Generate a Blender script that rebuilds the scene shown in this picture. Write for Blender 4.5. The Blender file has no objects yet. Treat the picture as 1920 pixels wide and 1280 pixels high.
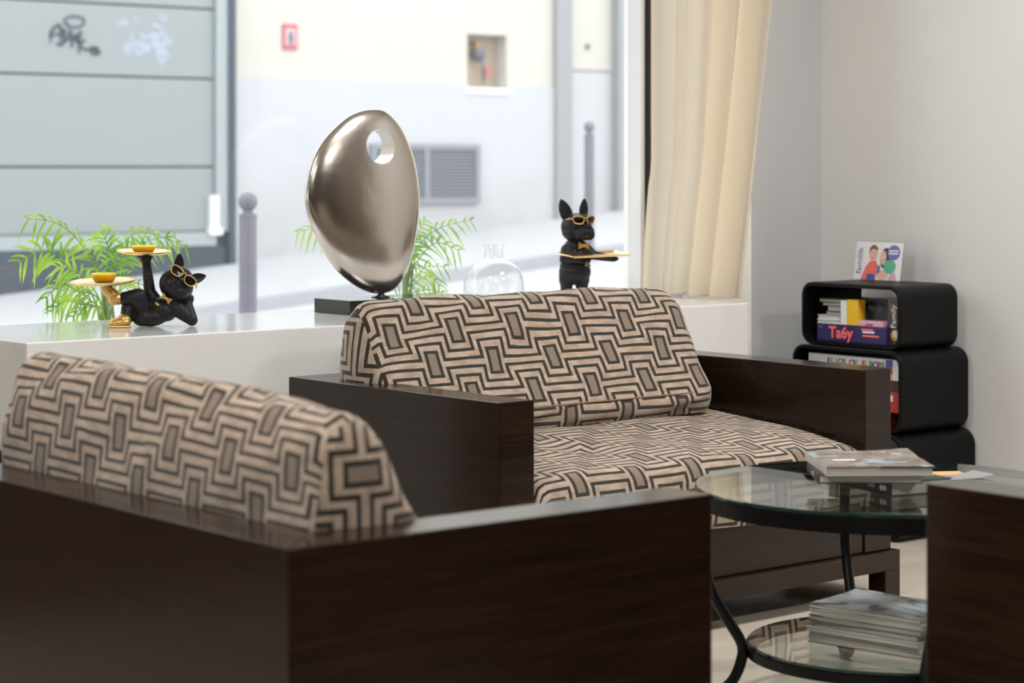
import bpy, bmesh, math, random
from mathutils import Vector, Matrix, Euler
R = math.radians
S = bpy.context.scene
COL = S.collection

# ------------------------------------------------------------------ camera
CAM_A = math.atan(5090 / 4190.)          # angle between the view direction and the window wall
FPX, CX0, Y0, CAMH = 4190., 960., 309., 1.2
cd = bpy.data.cameras.new('camera'); cam = bpy.data.objects.new('camera', cd); COL.objects.link(cam)
cam.location = (0, 0, CAMH); cam.rotation_euler = (R(90), 0, CAM_A - R(90))
cd.sensor_width = 36; cd.lens = FPX / 1920 * 36; cd.shift_y = -(640 - Y0) / 1920
cd.clip_end = 200; cd.clip_start = .05
cd.dof.use_dof = True; cd.dof.focus_distance = 5.95; cd.dof.aperture_fstop = 3.6
S.camera = cam

# ------------------------------------------------------------------ sky and exposure
w = bpy.data.worlds.new('overcast_sky'); S.world = w; w.use_nodes = True
bg = w.node_tree.nodes['Background']; bg.inputs[0].default_value = (.965, .982, 1, 1); bg.inputs[1].default_value = 2.9
FILL_W = 49.  # power of each added ceiling fill panel
S.view_settings.view_transform = 'Standard'; S.view_settings.look = 'None'
S.view_settings.exposure = 0.0; S.view_settings.gamma = 1; S.view_settings.use_curve_mapping = False
try:
    S.cycles.use_denoising = True
    S.cycles.max_bounces = 10; S.cycles.diffuse_bounces = 5; S.cycles.transparent_max_bounces = 16
    S.cycles.sample_clamp_indirect = 6
    S.cycles.caustics_reflective = False; S.cycles.caustics_refractive = False
except Exception:
    pass

# ------------------------------------------------------------------ measuring helpers (real distances of the place)
FW = (math.cos(CAM_A), math.sin(CAM_A)); RT = (math.sin(CAM_A), -math.cos(CAM_A))
YAW = CAM_A - R(90)
def _ray(px): k = (px - CX0) / FPX; return FW[0] + RT[0] * k, FW[1] + RT[1] * k
def at_y(px, py, Y):
    r = _ray(px); d = Y / r[1]; return Vector((r[0] * d, Y, CAMH - (py - Y0) * d / FPX))
def at_x(px, py, X):
    r = _ray(px); d = X / r[0]; return Vector((X, r[1] * d, CAMH - (py - Y0) * d / FPX))
def at_d(px, py, d):
    r = _ray(px); return Vector((r[0] * d, r[1] * d, CAMH - (py - Y0) * d / FPX))

# ------------------------------------------------------------------ node helpers
class NT:
    def __init__(s, name):
        s.m = bpy.data.materials.new(name); s.m.use_nodes = True
        s.t = s.m.node_tree; s.t.nodes.clear()
        s.out = s.t.nodes.new('ShaderNodeOutputMaterial')
    def n(s, typ, **kw):
        x = s.t.nodes.new(typ)
        for k, v in kw.items(): setattr(x, k, v)
        return x
    def put(s, sock, v):
        if isinstance(v, bpy.types.NodeSocket): s.t.links.new(v, sock)
        elif isinstance(v, tuple) and sock.type == 'RGBA' and len(v) == 3: sock.default_value = (*v, 1)
        else: sock.default_value = v
    def math(s, op, a, b=0., c=None, clamp=False):
        x = s.n('ShaderNodeMath', operation=op, use_clamp=clamp); s.put(x.inputs[0], a); s.put(x.inputs[1], b)
        if c is not None: s.put(x.inputs[2], c)
        return x.outputs[0]
    def mix(s, f, a, b):
        x = s.n('ShaderNodeMix', data_type='RGBA'); s.put(x.inputs[0], f); s.put(x.inputs[6], a); s.put(x.inputs[7], b)
        return x.outputs[2]
    def coord(s, kind='Object'):
        return s.n('ShaderNodeTexCoord').outputs[kind]
    def mapping(s, v, scale=(1, 1, 1), loc=(0, 0, 0), rot=(0, 0, 0)):
        x = s.n('ShaderNodeMapping'); s.put(x.inputs[0], v)
        x.inputs[1].default_value = loc; x.inputs[2].default_value = rot; x.inputs[3].default_value = scale
        return x.outputs[0]
    def noise(s, v, scale=5, detail=3, rough=.5):
        x = s.n('ShaderNodeTexNoise'); s.put(x.inputs['Vector'], v); x.inputs['Scale'].default_value = scale
        x.inputs['Detail'].default_value = detail; x.inputs['Roughness'].default_value = rough
        return x.outputs['Fac']
    def ramp(s, f, a, b):
        x = s.n('ShaderNodeMapRange'); x.clamp = True; s.put(x.inputs[0], f); x.inputs[1].default_value = a; x.inputs[2].default_value = b
        return x.outputs[0]
    def bump(s, h, strength=.2, dist=.01):
        x = s.n('ShaderNodeBump'); x.inputs['Strength'].default_value = strength; x.inputs['Distance'].default_value = dist
        s.put(x.inputs['Height'], h); return x.outputs[0]
    def bsdf(s, col, rough=.5, metal=0., normal=None, spec=.5, coat=0., sheen=0., coat_rough=.1):
        x = s.n('ShaderNodeBsdfPrincipled'); s.put(x.inputs['Base Color'], col); s.put(x.inputs['Roughness'], rough)
        x.inputs['Metallic'].default_value = metal; x.inputs['Specular IOR Level'].default_value = spec
        x.inputs['Coat Weight'].default_value = coat; x.inputs['Coat Roughness'].default_value = coat_rough
        x.inputs['Sheen Weight'].default_value = sheen
        if normal is not None: s.put(x.inputs['Normal'], normal)
        return x.outputs[0]
    def done(s, sh):
        s.t.links.new(sh, s.out.inputs[0]); return s.m

def plain(name, col, rough=.5, metal=0., var=.06, scale=30, bump=0., **kw):
    t = NT(name); c = t.coord()
    f = t.noise(c, scale, 4)
    d = tuple(max(0, x * (1 - var)) for x in col); e = tuple(min(1, x * (1 + var)) for x in col)
    nrm = t.bump(f, bump, .004) if bump else None
    return t.done(t.bsdf(t.mix(f, d, e), rough, metal, nrm, **kw))

def wood_mat():
    t = NT('wenge_wood'); c = t.coord()
    g = t.noise(t.mapping(c, (3.2, 3.2, 150)), 1.6, 5, .65)
    g2 = t.noise(t.mapping(c, (1.2, 1.2, 22)), 2.0, 3)
    f = t.math('ADD', t.math('MULTIPLY', g, .65), t.math('MULTIPLY', g2, .35))
    f = t.ramp(f, .36, .66)
    col = t.mix(f, (.011, .0052, .0029), (.026, .0135, .0078))
    return t.done(t.bsdf(col, t.math('ADD', .15, t.math('MULTIPLY', g, .08)), 0, t.bump(g, .08, .0012), spec=.32))

def fabric_mat():
    """woven meander: rows of small boxed bars joined by stepped bands; UV is in pattern repeats"""
    t = NT('meander_velvet')
    uv = t.n('ShaderNodeUVMap').outputs[0]
    wob = t.n('ShaderNodeTexNoise'); t.put(wob.inputs['Vector'], t.mapping(uv, (1.3, 1.3, 1.3))); wob.inputs['Scale'].default_value = 1
    sp = t.n('ShaderNodeSeparateXYZ'); t.put(sp.inputs[0], uv)
    u = t.math('ADD', sp.outputs[0], t.math('MULTIPLY', t.math('SUBTRACT', wob.outputs['Fac'], .5), .02))
    v = t.math('ADD', sp.outputs[1], t.math('MULTIPLY', t.math('SUBTRACT', wob.outputs['Fac'], .5), .02))
    fw, Dh, Ch = .064, .052, .052
    F, D, C = .157, .046, .082
    lt = lambda a, b: t.math('LESS_THAN', a, b)
    AND = lambda a, b: t.math('MULTIPLY', a, b)
    OR = lambda a, b: t.math('MAXIMUM', a, b)
    SUB = lambda a, b: t.math('SUBTRACT', a, b, clamp=True)
    da, va = t.math('PINGPONG', u, .5), t.math('PINGPONG', v, .5)
    db, vb = t.math('SUBTRACT', .5, da), t.math('SUBTRACT', .5, va)
    dark, fill = None, None
    for du, dv in ((da, va), (db, vb)):
        fl = AND(lt(du, fw), lt(dv, F))
        r1 = SUB(AND(lt(du, fw + Dh), lt(dv, F + D)), fl)
        s1 = OR(AND(lt(du, fw + Dh + Ch), lt(dv, F + D + C)), lt(dv, C / 2))
        s2 = OR(AND(lt(du, fw + 2 * Dh + Ch), lt(dv, F + 2 * D + C)), lt(dv, C / 2 + D))
        dk = OR(r1, SUB(s2, s1))
        dark = dk if dark is None else OR(dark, dk); fill = fl if fill is None else OR(fill, fl)
    hb = t.math('SINE', t.math('ADD', t.math('MULTIPLY', v, 190.), t.math('MULTIPLY', t.math('PINGPONG', t.math('MULTIPLY', u, 24.), .5), 9.)))
    nap = t.noise(t.mapping(uv, (2.6, 5., 1)), 1.7, 4, .6)
    fib = t.noise(t.mapping(uv, (90, 60, 1)), 1, 2)
    cream = t.mix(t.ramp(nap, .38, .62), (.32, .232, .168), (.50, .388, .30))
    cream = t.mix(t.math('MULTIPLY', fib, .35), cream, (.56, .46, .37))
    dk = t.mix(t.ramp(hb, -.1, .9), (.012, .014, .012), (.06, .055, .042))
    fc = t.mix(fib, (.20, .15, .115), (.28, .215, .165))
    col = t.mix(dark, t.mix(fill, cream, fc), dk)
    h = t.math('ADD', t.math('MULTIPLY', t.math('SUBTRACT', 1., OR(dark, fill)), .8), t.math('MULTIPLY', fib, .25))
    return t.done(t.bsdf(col, .85, 0, t.bump(h, .35, .003), spec=.2, sheen=.25))

def thin_glass(name, tint=(1, 1, 1), refl=.06, haze=0.):
    t = NT(name)
    tr = t.n('ShaderNodeBsdfTransparent'); tr.inputs[0].default_value = (*tint, 1)
    gl = t.n('ShaderNodeBsdfGlossy'); gl.inputs[0].default_value = (1, 1, 1, 1); gl.inputs[1].default_value = .02
    lw = t.n('ShaderNodeLayerWeight'); lw.inputs[0].default_value = .5
    fr = t.math('ADD', refl, t.math('MULTIPLY', t.math('POWER', lw.outputs['Facing'], 4.), .8), clamp=True)
    mx = t.n('ShaderNodeMixShader'); t.put(mx.inputs[0], fr); t.put(mx.inputs[1], tr.outputs[0]); t.put(mx.inputs[2], gl.outputs[0])
    sh = mx.outputs[0]
    if haze:
        df = t.n('ShaderNodeBsdfDiffuse'); df.inputs[0].default_value = (.9, .9, .9, 1)
        tl = t.n('ShaderNodeBsdfTranslucent'); tl.inputs[0].default_value = (.9, .9, .9, 1)
        a = t.n('ShaderNodeMixShader'); t.put(a.inputs[0], .5); t.put(a.inputs[1], df.outputs[0]); t.put(a.inputs[2], tl.outputs[0])
        dust = t.ramp(t.noise(t.coord(), 140, 2), .55, .8)
        b = t.n('ShaderNodeMixShader'); t.put(b.inputs[0], t.math('ADD', haze, t.math('MULTIPLY', dust, haze)))
        t.put(b.inputs[1], sh); t.put(b.inputs[2], a.outputs[0]); sh = b.outputs[0]
    return t.done(sh)

def cloth_mat(name, col, trans):
    t = NT(name); c = t.coord()
    wv = t.noise(t.mapping(c, (60, 60, 420)), 1, 2); wh = t.noise(t.mapping(c, (420, 420, 60)), 1, 2)
    f = t.math('MULTIPLY', t.math('ADD', wv, wh), .5)
    k = t.mix(f, tuple(x * .86 for x in col), col)
    a = t.bsdf(k, .9, spec=.1)
    b = t.n('ShaderNodeBsdfTranslucent'); t.put(b.inputs[0], k)
    m = t.n('ShaderNodeMixShader'); m.inputs[0].default_value = trans; t.put(m.inputs[1], a); t.put(m.inputs[2], b.outputs[0])
    return t.done(m.outputs[0])

def leaf_mat(name, c0, c1):
    t = NT(name); f = t.noise(t.coord(), 14, 3)
    k = t.mix(t.ramp(f, .35, .65), c0, c1)
    a = t.bsdf(k, .45); b = t.n('ShaderNodeBsdfTranslucent'); t.put(b.inputs[0], k)
    m = t.n('ShaderNodeMixShader'); m.inputs[0].default_value = .45; t.put(m.inputs[1], a); t.put(m.inputs[2], b.outputs[0])
    return t.done(m.outputs[0])

def candle_mat():
    t = NT('yellow_wax'); f = t.noise(t.coord(), 60, 3)
    x = t.n('ShaderNodeBsdfPrincipled'); t.put(x.inputs['Base Color'], t.mix(f, (1., .52, .004), (1., .58, .01))); x.inputs['Roughness'].default_value = .4
    x.inputs['Subsurface Weight'].default_value = 1.; x.inputs['Subsurface Radius'].default_value = (1, .5, .1); x.inputs['Subsurface Scale'].default_value = .03
    return t.done(x.outputs[0])

def emit_mat(name, col, st):
    t = NT(name); e = t.n('ShaderNodeEmission'); e.inputs[0].default_value = (*col, 1); e.inputs[1].default_value = st
    return t.done(e.outputs[0])

def metal_mat(name, col, rough, bumpy=.0):
    t = NT(name); c = t.coord(); f = t.noise(c, 9, 4); g = t.noise(t.mapping(c, (8, 8, 90)), 2, 3)
    return t.done(t.bsdf(t.mix(f, tuple(x * .9 for x in col), col), t.math('ADD', rough - .01, t.math('MULTIPLY', g, .006)), 1, t.bump(f, bumpy, .02) if bumpy else None))

def cover_mat(name, cols, scale=14, rough=.28, stretch=(1, 1, 1)):
    """printed magazine cover: soft patches of a few colours"""
    t = NT(name); c = t.mapping(t.coord(), stretch)
    f = t.noise(c, scale, 3); g = t.noise(t.mapping(c, (1, 1, 1), (3.1, 1.7, .4)), scale * 1.8, 4)
    k = t.mix(t.ramp(f, .42, .58), cols[0], cols[1]); k = t.mix(t.ramp(g, .57, .62), k, cols[2])
    return t.done(t.bsdf(k, rough, 0, t.bump(f, .05, .004), coat=.3))

def pages_mat(name, col):
    t = NT(name); f = t.noise(t.mapping(t.coord(), (6, 6, 900)), 1, 2)
    return t.done(t.bsdf(t.mix(t.ramp(f, .35, .65), tuple(x * .62 for x in col), col), .8))

M = {}
M['wood'] = wood_mat(); M['fabric'] = fabric_mat()
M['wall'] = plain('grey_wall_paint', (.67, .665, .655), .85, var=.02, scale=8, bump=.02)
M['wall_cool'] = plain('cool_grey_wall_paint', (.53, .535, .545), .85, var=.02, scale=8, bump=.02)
M['white'] = plain('white_lacquer', (.81, .81, .80), .09, var=.01)
M['ceil'] = plain('white_ceiling', (.8, .8, .78), .9, var=.01)
M['frame'] = plain('white_window_frame', (.85, .85, .84), .35, var=.02)
M['reveal'] = plain('bright_white_reveal', (.94, .94, .93), .5, var=.01)
M['gasket'] = plain('black_gasket', (.012, .014, .012), .5)
M['curtain'] = cloth_mat('linen_curtain', (1., .92, .79), .68)
M['nickel'] = metal_mat('satin_nickel', (.60, .55, .49), .21, .06)
M['black_marble'] = plain('polished_black_stone', (.012, .013, .014), .06, var=.3, scale=12)
M['black_resin'] = plain('matt_black_resin', (.008, .008, .0095), .46, var=.1, spec=.35)
M['lens'] = plain('dark_lens', (.004, .004, .005), .12)
M['gold'] = metal_mat('brushed_gold', (.86, .60, .27), .28)
M['gold_paint'] = plain('gold_paint', (.66, .40, .13), .36, metal=.65, var=.12)
M['candle'] = candle_mat()
M['leaf'] = leaf_mat('palm_leaf', (.13, .36, .02), (.50, .72, .08))
M['stem'] = leaf_mat('palm_stem', (.20, .34, .06), (.32, .44, .10))
M['pot'] = plain('white_planter', (.7, .7, .68), .5)
M['soil'] = plain('potting_soil', (.05, .035, .025), .95, var=.4)
M['black_shelf'] = plain('black_satin_laminate', (.0042, .0042, .0045), .42, var=.15, spec=.15)
M['steel'] = plain('black_coated_steel', (.0035, .0035, .004), .36, var=.1, spec=.18)
M['glass_rim'] = plain('green_glass_edge', (.006, .028, .020), .1)
M['glass'] = thin_glass('clear_table_glass', (.90, .95, .93), .07)
M['pane'] = thin_glass('window_glass', (.98, .99, .99), .02, .012)
M['bottle'] = thin_glass('clear_bottle_glass', (.985, .99, .99), .04)
M['acrylic'] = thin_glass('clear_acrylic', (.95, .96, .96), .05)
def floor_mat():
    t = NT('beige_stone_floor'); c = t.coord()
    f = t.noise(t.mapping(c, (1, 2.2, 1)), 3, 5); g = t.noise(c, 40, 3)
    k = t.mix(t.ramp(f, .3, .7), (.68, .59, .49), (.80, .71, .61)); k = t.mix(t.math('MULTIPLY', g, .25), k, (.6, .52, .44))
    return t.done(t.bsdf(k, t.math('ADD', .10, t.math('MULTIPLY', f, .12)), 0, t.bump(f, .03, .003)))
M['floor'] = floor_mat()
M['facade_cream'] = plain('cream_render', (.545, .525, .475), .95, var=.03, scale=3, bump=.1)
def plinth_mat():
    t = NT('pale_grey_render'); c = t.coord(); f = t.noise(c, 2.2, 6, .65); g = t.noise(c, 9, 5)
    sx = t.n('ShaderNodeSeparateXYZ'); t.put(sx.inputs[0], c)
    low = t.ramp(t.math('ADD', sx.outputs[2], t.math('MULTIPLY', f, 1.2)), 1.9, .9)    # splash dirt near the pavement, ragged
    k = t.mix(f, (.475, .482, .505), (.51, .512, .528)); k = t.mix(t.math('MULTIPLY', t.math('MULTIPLY', low, g), .75), k, (.33, .32, .31))
    return t.done(t.bsdf(k, .95, 0, t.bump(g, .1, .01)))
M['facade_grey'] = plinth_mat()
M['street'] = plain('pale_asphalt', (.475, .48, .50), .9, var=.05, scale=6)
M['kerb'] = plain('granite_kerb', (.38, .38, .41), .8, var=.08, scale=20)
M['shutter'] = plain('grey_green_panel', (.275, .300, .303), .55, var=.04, scale=2)
M['shutter_frame'] = plain('pale_metal_frame', (.33, .37, .38), .5, var=.03)
M['anthracite'] = plain('anthracite_metal', (.05, .065, .085), .5, var=.1)
M['pilaster'] = plain('grey_pilaster', (.30, .31, .32), .8, var=.04)
M['bollard'] = plain('grey_violet_iron', (.17, .165, .205), .5, var=.12)
M['sign_red'] = plain('red_enamel', (.50, .10, .125), .5)
M['sign_pale'] = plain('sign_print_pale', (.62, .50, .52), .6)
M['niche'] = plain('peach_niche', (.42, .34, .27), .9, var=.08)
M['brass'] = plain('weathered_brass', (.42, .28, .14), .5, metal=.4, var=.2)
M['iron'] = plain('grey_iron', (.13, .15, .17), .5, var=.2)
M['grille'] = plain('slate_grille', (.24, .25, .285), .6, var=.1)
M['white_print'] = plain('white_print', (.85, .85, .85), .5, var=.01)
M['ink'] = plain('spray_ink', (.05, .07, .09), .8)

# ------------------------------------------------------------------ object helpers
def tag(o, label, cat, group=None, kind=None):
    if label: o['label'] = label
    if cat: o['category'] = cat
    if group: o['group'] = group
    if kind: o['kind'] = kind
    return o
def empty(name, loc=(0, 0, 0), rz=0., label=None, cat=None, group=None):
    o = bpy.data.objects.new(name, None); COL.objects.link(o); o.location = loc; o.rotation_euler = (0, 0, rz)
    o.empty_display_size = .05
    return tag(o, label, cat, group)
def link(name, me, mat, parent=None, loc=None, rot=None, smooth=False):
    o = bpy.data.objects.new(name, me); COL.objects.link(o)
    if mat is not None and not me.materials: me.materials.append(M[mat] if isinstance(mat, str) else mat)
    if parent is not None: o.parent = parent
    if loc is not None: o.location = loc
    if rot is not None: o.rotation_euler = rot
    if smooth: me.shade_smooth()
    return o
def mesh(name, vs, fs):
    me = bpy.data.meshes.new(name); me.from_pydata([tuple(v) for v in vs], [], fs); me.update(); return me
def from_bm(name, bm):
    me = bpy.data.meshes.new(name); bmesh.ops.recalc_face_normals(bm, faces=bm.faces[:]); bm.to_mesh(me); bm.free(); return me
def box_me(name, x0, x1, y0, y1, z0, z1, bev=0., seg=2):
    bm = bmesh.new(); bmesh.ops.create_cube(bm, size=1)
    for v in bm.verts:
        v.co = Vector((x0 + (v.co.x + .5) * (x1 - x0), y0 + (v.co.y + .5) * (y1 - y0), z0 + (v.co.z + .5) * (z1 - z0)))
    if bev: bmesh.ops.bevel(bm, geom=bm.edges[:], offset=bev, segments=seg, affect='EDGES', profile=.5)
    return from_bm(name, bm)
def box(name, x0, x1, y0, y1, z0, z1, mat, parent=None, bev=0., seg=2, **kw):
    return link(name, box_me(name, x0, x1, y0, y1, z0, z1, bev, seg), mat, parent, **kw)
def lathe_me(name, prof, n=32, cap=True):
    vs, fs = [], []
    for r, z in prof:
        for i in range(n):
            a = 2 * math.pi * i / n; vs.append((r * math.cos(a), r * math.sin(a), z))
    for j in range(len(prof) - 1):
        for i in range(n):
            k = (i + 1) % n; fs.append((j * n + i, j * n + k, (j + 1) * n + k, (j + 1) * n + i))
    if cap:
        fs.append(tuple(range(n - 1, -1, -1))); b = (len(prof) - 1) * n; fs.append(tuple(b + i for i in range(n)))
    return mesh(name, vs, fs)
def tube_me(name, pts, rad, n=10, closed=False):
    pts = [Vector(p) for p in pts]; m = len(pts)
    rs = rad if isinstance(rad, (list, tuple)) else [rad] * m
    vs, fs = [], []; up = Vector((.13, .27, .95)).normalized()
    for i, p in enumerate(pts):
        if closed: t = pts[(i + 1) % m] - pts[i - 1]
        else: t = pts[min(i + 1, m - 1)] - pts[max(i - 1, 0)]
        t.normalize(); a = t.cross(up)
        if a.length < 1e-3: a = t.cross(Vector((1, 0, 0)))
        a.normalize(); b = t.cross(a)
        for k in range(n):
            th = 2 * math.pi * k / n; vs.append(p + (a * math.cos(th) + b * math.sin(th)) * rs[i])
    for i in range(m if closed else m - 1):
        j = (i + 1) % m
        for k in range(n):
            q = (k + 1) % n; fs.append((i * n + k, i * n + q, j * n + q, j * n + k))
    if not closed: fs += [tuple(range(n - 1, -1, -1)), tuple((m - 1) * n + k for k in range(n))]
    return mesh(name, vs, fs)
def spline(pts, n=8, closed=False):
    pts = [Vector(p) for p in pts]; out = []; m = len(pts)
    for i in range(m if closed else m - 1):
        g = (lambda k: pts[k % m]) if closed else (lambda k: pts[min(max(k, 0), m - 1)])
        p0, p1, p2, p3 = g(i - 1), g(i), g(i + 1), g(i + 2)
        for k in range(n):
            t = k / n
            out.append(.5 * ((2 * p1) + (p2 - p0) * t + (2 * p0 - 5 * p1 + 4 * p2 - p3) * t * t + (3 * p1 - p0 - 3 * p2 + p3) * t ** 3))
    if not closed: out.append(pts[-1])
    return out
def prism_me(name, outline, y0, y1):
    """outline in x/z, thickness along y"""
    n = len(outline); vs = [(p[0], y0, p[1]) for p in outline] + [(p[0], y1, p[1]) for p in outline]
    bm = bmesh.new(); V = [bm.verts.new(v) for v in vs]
    bm.faces.new(V[:n]); bm.faces.new(V[n:][::-1])
    for i in range(n): bm.faces.new((V[i], V[(i + 1) % n], V[n + (i + 1) % n], V[n + i]))
    return from_bm(name, bm)
def evaluated(o):
    dg = bpy.context.evaluated_depsgraph_get(); dg.update()
    return bpy.data.meshes.new_from_object(o.evaluated_get(dg), depsgraph=dg)
def text(name, s, size, mat, parent, loc, rot, extrude=.0004, bold=0., align='CENTER', sx=1.):
    c = bpy.data.curves.new('t', 'FONT'); c.body = s; c.size = size; c.extrude = extrude; c.offset = bold
    c.align_x = align; c.align_y = 'CENTER'; c.resolution_u = 3
    o = bpy.data.objects.new('t', c); COL.objects.link(o); me = evaluated(o); bpy.data.objects.remove(o); bpy.data.curves.remove(c)
    me.materials.clear()
    if sx != 1.: me.transform(Matrix.Diagonal((sx, 1, 1, 1)))
    return link(name, me, mat, parent, loc, rot)
def blob(name, prims, voxel, mat, parent, smooth=6):
    """one continuous modelled body: fused ellipsoids ('e',c,r,rot) and tapered limbs ('c',p,q,rp,rq)"""
    bm = bmesh.new()
    for p in prims:
        if p[0] == 'e':
            rot = Euler(p[3]).to_matrix().to_4x4() if len(p) > 3 else Matrix()
            bmesh.ops.create_uvsphere(bm, u_segments=20, v_segments=12, radius=1, matrix=Matrix.Translation(p[1]) @ rot @ Matrix.Diagonal((*p[2], 1)))
        else:
            a, b = Vector(p[1]), Vector(p[2]); n = 9
            for k in range(n + 1):
                t = k / n; r = p[3] + (p[4] - p[3]) * t
                bmesh.ops.create_uvsphere(bm, u_segments=14, v_segments=8, radius=r, matrix=Matrix.Translation(a.lerp(b, t)))
    me = bpy.data.meshes.new('b'); bm.to_mesh(me); bm.free()
    o = bpy.data.objects.new('b', me); COL.objects.link(o)
    m = o.modifiers.new('r', 'REMESH'); m.mode = 'VOXEL'; m.voxel_size = voxel
    m = o.modifiers.new('s', 'SMOOTH'); m.factor = .5; m.iterations = smooth
    res = evaluated(o); bpy.data.objects.remove(o); bpy.data.meshes.remove(me)
    res.materials.clear()
    return link(name, res, mat, parent, smooth=True)
def struct(o): o['kind'] = 'structure'; return o

# ================================================================== THE ROOM
LY0, LY1, LZ = 5.115, 5.735, .752         # window ledge
GY = 5.77                                  # glass plane
WX = 5.83                                  # right wall
struct(box('floor', -4.2, 6.0, 1.55, 5.9, -.1, 0, 'floor'))
M['dark_floor'] = plain('darkened_unseen_floor', (.07, .048, .034), .4, var=.2, scale=5)  # unseen floor strip, darkened to dim what the sofa wood reflects
struct(box('floor_darkened', -4.2, 6.0, -4.2, 1.549, -.1, 0, 'dark_floor'))
struct(box('ceiling', -4.2, 6.0, -4.2, 5.9, 2.95, 3.05, 'ceil'))
struct(box('wall_right', WX, WX + .17, 2.6, 5.372, 0, 2.95, 'wall'))
M['wall_brown'] = plain('darkened_unseen_wall', (.16, .12, .09), .6, var=.1, scale=4)  # brown darkens these unseen walls so wood and metal reflect less
struct(box('wall_rear', -4.2, 6.0, -4.3, -4.2, 0, 2.95, 'wall_brown'))
struct(box('wall_right_darkened', WX - .01, WX + .17, -4.2, 2.598, 0, 2.95, 'wall_brown'))
wl = struct(empty('wall_left', (0, 0, 0)))
for q in ((-4.2, .3, 0, 2.95), (2.9, 5.9, 0, 2.95), (.3, 2.9, 2.5, 2.95), (.3, 2.9, 0, .25)): box('wall_panel', -4.3, -4.2, q[0], q[1], q[2], q[3], 'wall_brown', wl)
wb = struct(empty('wall_window', (0, 0, 0)))
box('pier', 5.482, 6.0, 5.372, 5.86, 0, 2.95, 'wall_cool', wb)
box('pier', 1.75, 2.36, 5.372, 5.86, 0, 2.95, 'wall_brown', wb)
box('pier', -4.2, 1.75, 5.372, 5.86, 0, 2.95, 'wall_brown', wb)
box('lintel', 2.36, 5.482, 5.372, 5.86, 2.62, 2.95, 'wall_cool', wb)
box('sill_wall', 2.36, 5.482, 5.74, 5.86, 0, .66, 'frame', wb)
def window(name, x0, x1, z0, z1):
    e = struct(empty(name, (0, 0, 0)))
    box('frame_stile', x0, x0 + .06, 5.71, 5.80, z0, z1, 'frame', e, .004); box('frame_stile', x1 - .022, x1, 5.71, 5.80, z0, z1, 'frame', e, .004)
    box('frame_rail', x0 + .06, x1 - .022, 5.745, 5.80, z0, z0 + .04, 'frame', e, .004); box('frame_rail', x0 + .06, x1 - .022, 5.71, 5.80, z1 - .06, z1, 'frame', e, .004)
    box('pane', x0 + .06, x1 - .022, GY - .004, GY + .004, z0 + .04, z1 - .06, 'pane', e)
    return e
w1 = window('window_1', 2.36, 5.302, .66, 2.62)
box('gasket', 5.302, 5.330, 5.70, 5.80, .66, 2.62, 'gasket', w1)
box('side_pane', 5.330, 5.470, GY - .004, GY + .004, .66, 2.62, 'pane', w1)
box('reveal_lining', 5.474, 5.482, 5.374, 5.70, 0, 2.62, 'reveal', w1)
w3 = struct(empty('window_added', (0, 0, 0)))  # unseen side window, added to throw light on the right wall
for y in (.3, 1.57, 2.84): box('frame_stile', -4.29, -4.21, y, y + .06, .25, 2.5, 'frame', w3)
for y in (.36, 1.63): box('pane', -4.254, -4.246, y, y + 1.21, .25, 2.5, 'pane', w3)

# added ceiling fill panels, out of view, that brighten the room
LP = [(x, y) for y in (.6, 3.4) for x in (1.4, 4.6)]
for i, (x, y) in enumerate(LP):
    e = empty('fill_panel', (x, y, 2.95), 0, 'added square fill light panel on the ceiling ' + ('over the floor left of the lower right sofa', 'over the floor right of the lower right sofa', 'over the foreground sofa back', 'over the sofa before the white ledge')[i], 'fill light', 'added fill light panels')
    bm = bmesh.new()
    for a, b, c_, d in ((-.32, .32, .29, .32), (-.32, .32, -.32, -.29)):
        for q in (0, 1):
            mm = box_me('t', *((a, b, c_, d) if q == 0 else (c_, d, a, b)), -.015, 0); bm.from_mesh(mm); bpy.data.meshes.remove(mm)
    link('frame', from_bm('frame', bm), 'frame', e)
    box('fill_diffuser', -.29, .29, -.29, .29, -.004, 0, emit_mat('fill_glow', (1, .975, .945), 3.), e)
    ld = bpy.data.lights.new('fill_lamp', 'AREA'); ld.shape = 'SQUARE'; ld.size = .56; ld.energy = FILL_W; ld.color = (1, .975, .945)
    lo = bpy.data.objects.new('fill_lamp', ld); COL.objects.link(lo); lo.parent = e; lo.location = (0, 0, -.02)

# ================================================================== THE STREET
GR = lambda X: .40 + .0874 * (X - 10.4)
def slope_slab(name, x0, x1, y0, y1, dz, mat, t=.3):
    vs = [(x, y, GR(x) + dz - s) for s in (0, t) for x, y in ((x0, y0), (x1, y0), (x1, y1), (x0, y1))]
    return struct(link(name, mesh(name, vs, [(0, 1, 2, 3), (7, 6, 5, 4), (0, 4, 5, 1), (1, 5, 6, 2), (2, 6, 7, 3), (3, 7, 4, 0)]), mat))
slope_slab('pavement_near', -16, 32, 5.87, 9.0, 0, 'street')
slope_slab('road', -16, 32, 9.14, 13.36, -.09, 'street')
slope_slab('pavement_far', -16, 32, 13.5, 16.4, 0, 'street')
slope_slab('kerb_near', -16, 32, 9.0, 9.14, 0, 'kerb'); slope_slab('kerb_far', -16, 32, 13.36, 13.5, 0, 'kerb')
BY = 16.0
bd = empty('street_building', (12, BY, 0), 0, 'pale rendered building across the street with cream upper wall and grey base', 'building')
def fbox(name, px0, px1, py0, py1, mat, parent, y0=BY - .02, y1=BY + .3, z0=None, z1=None, bev=0.):
    a = at_y(px0, py1, BY); b = at_y(px1, py0, BY)
    za = z0 if z0 is not None else a.z; zb = z1 if z1 is not None else b.z
    o = parent.location if parent is not None else Vector((0, 0, 0))
    return box(name, a.x - o.x, b.x - o.x, y0 - o.y, y1 - o.y, za - o.z, zb - o.z, mat, parent, bev)
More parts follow.
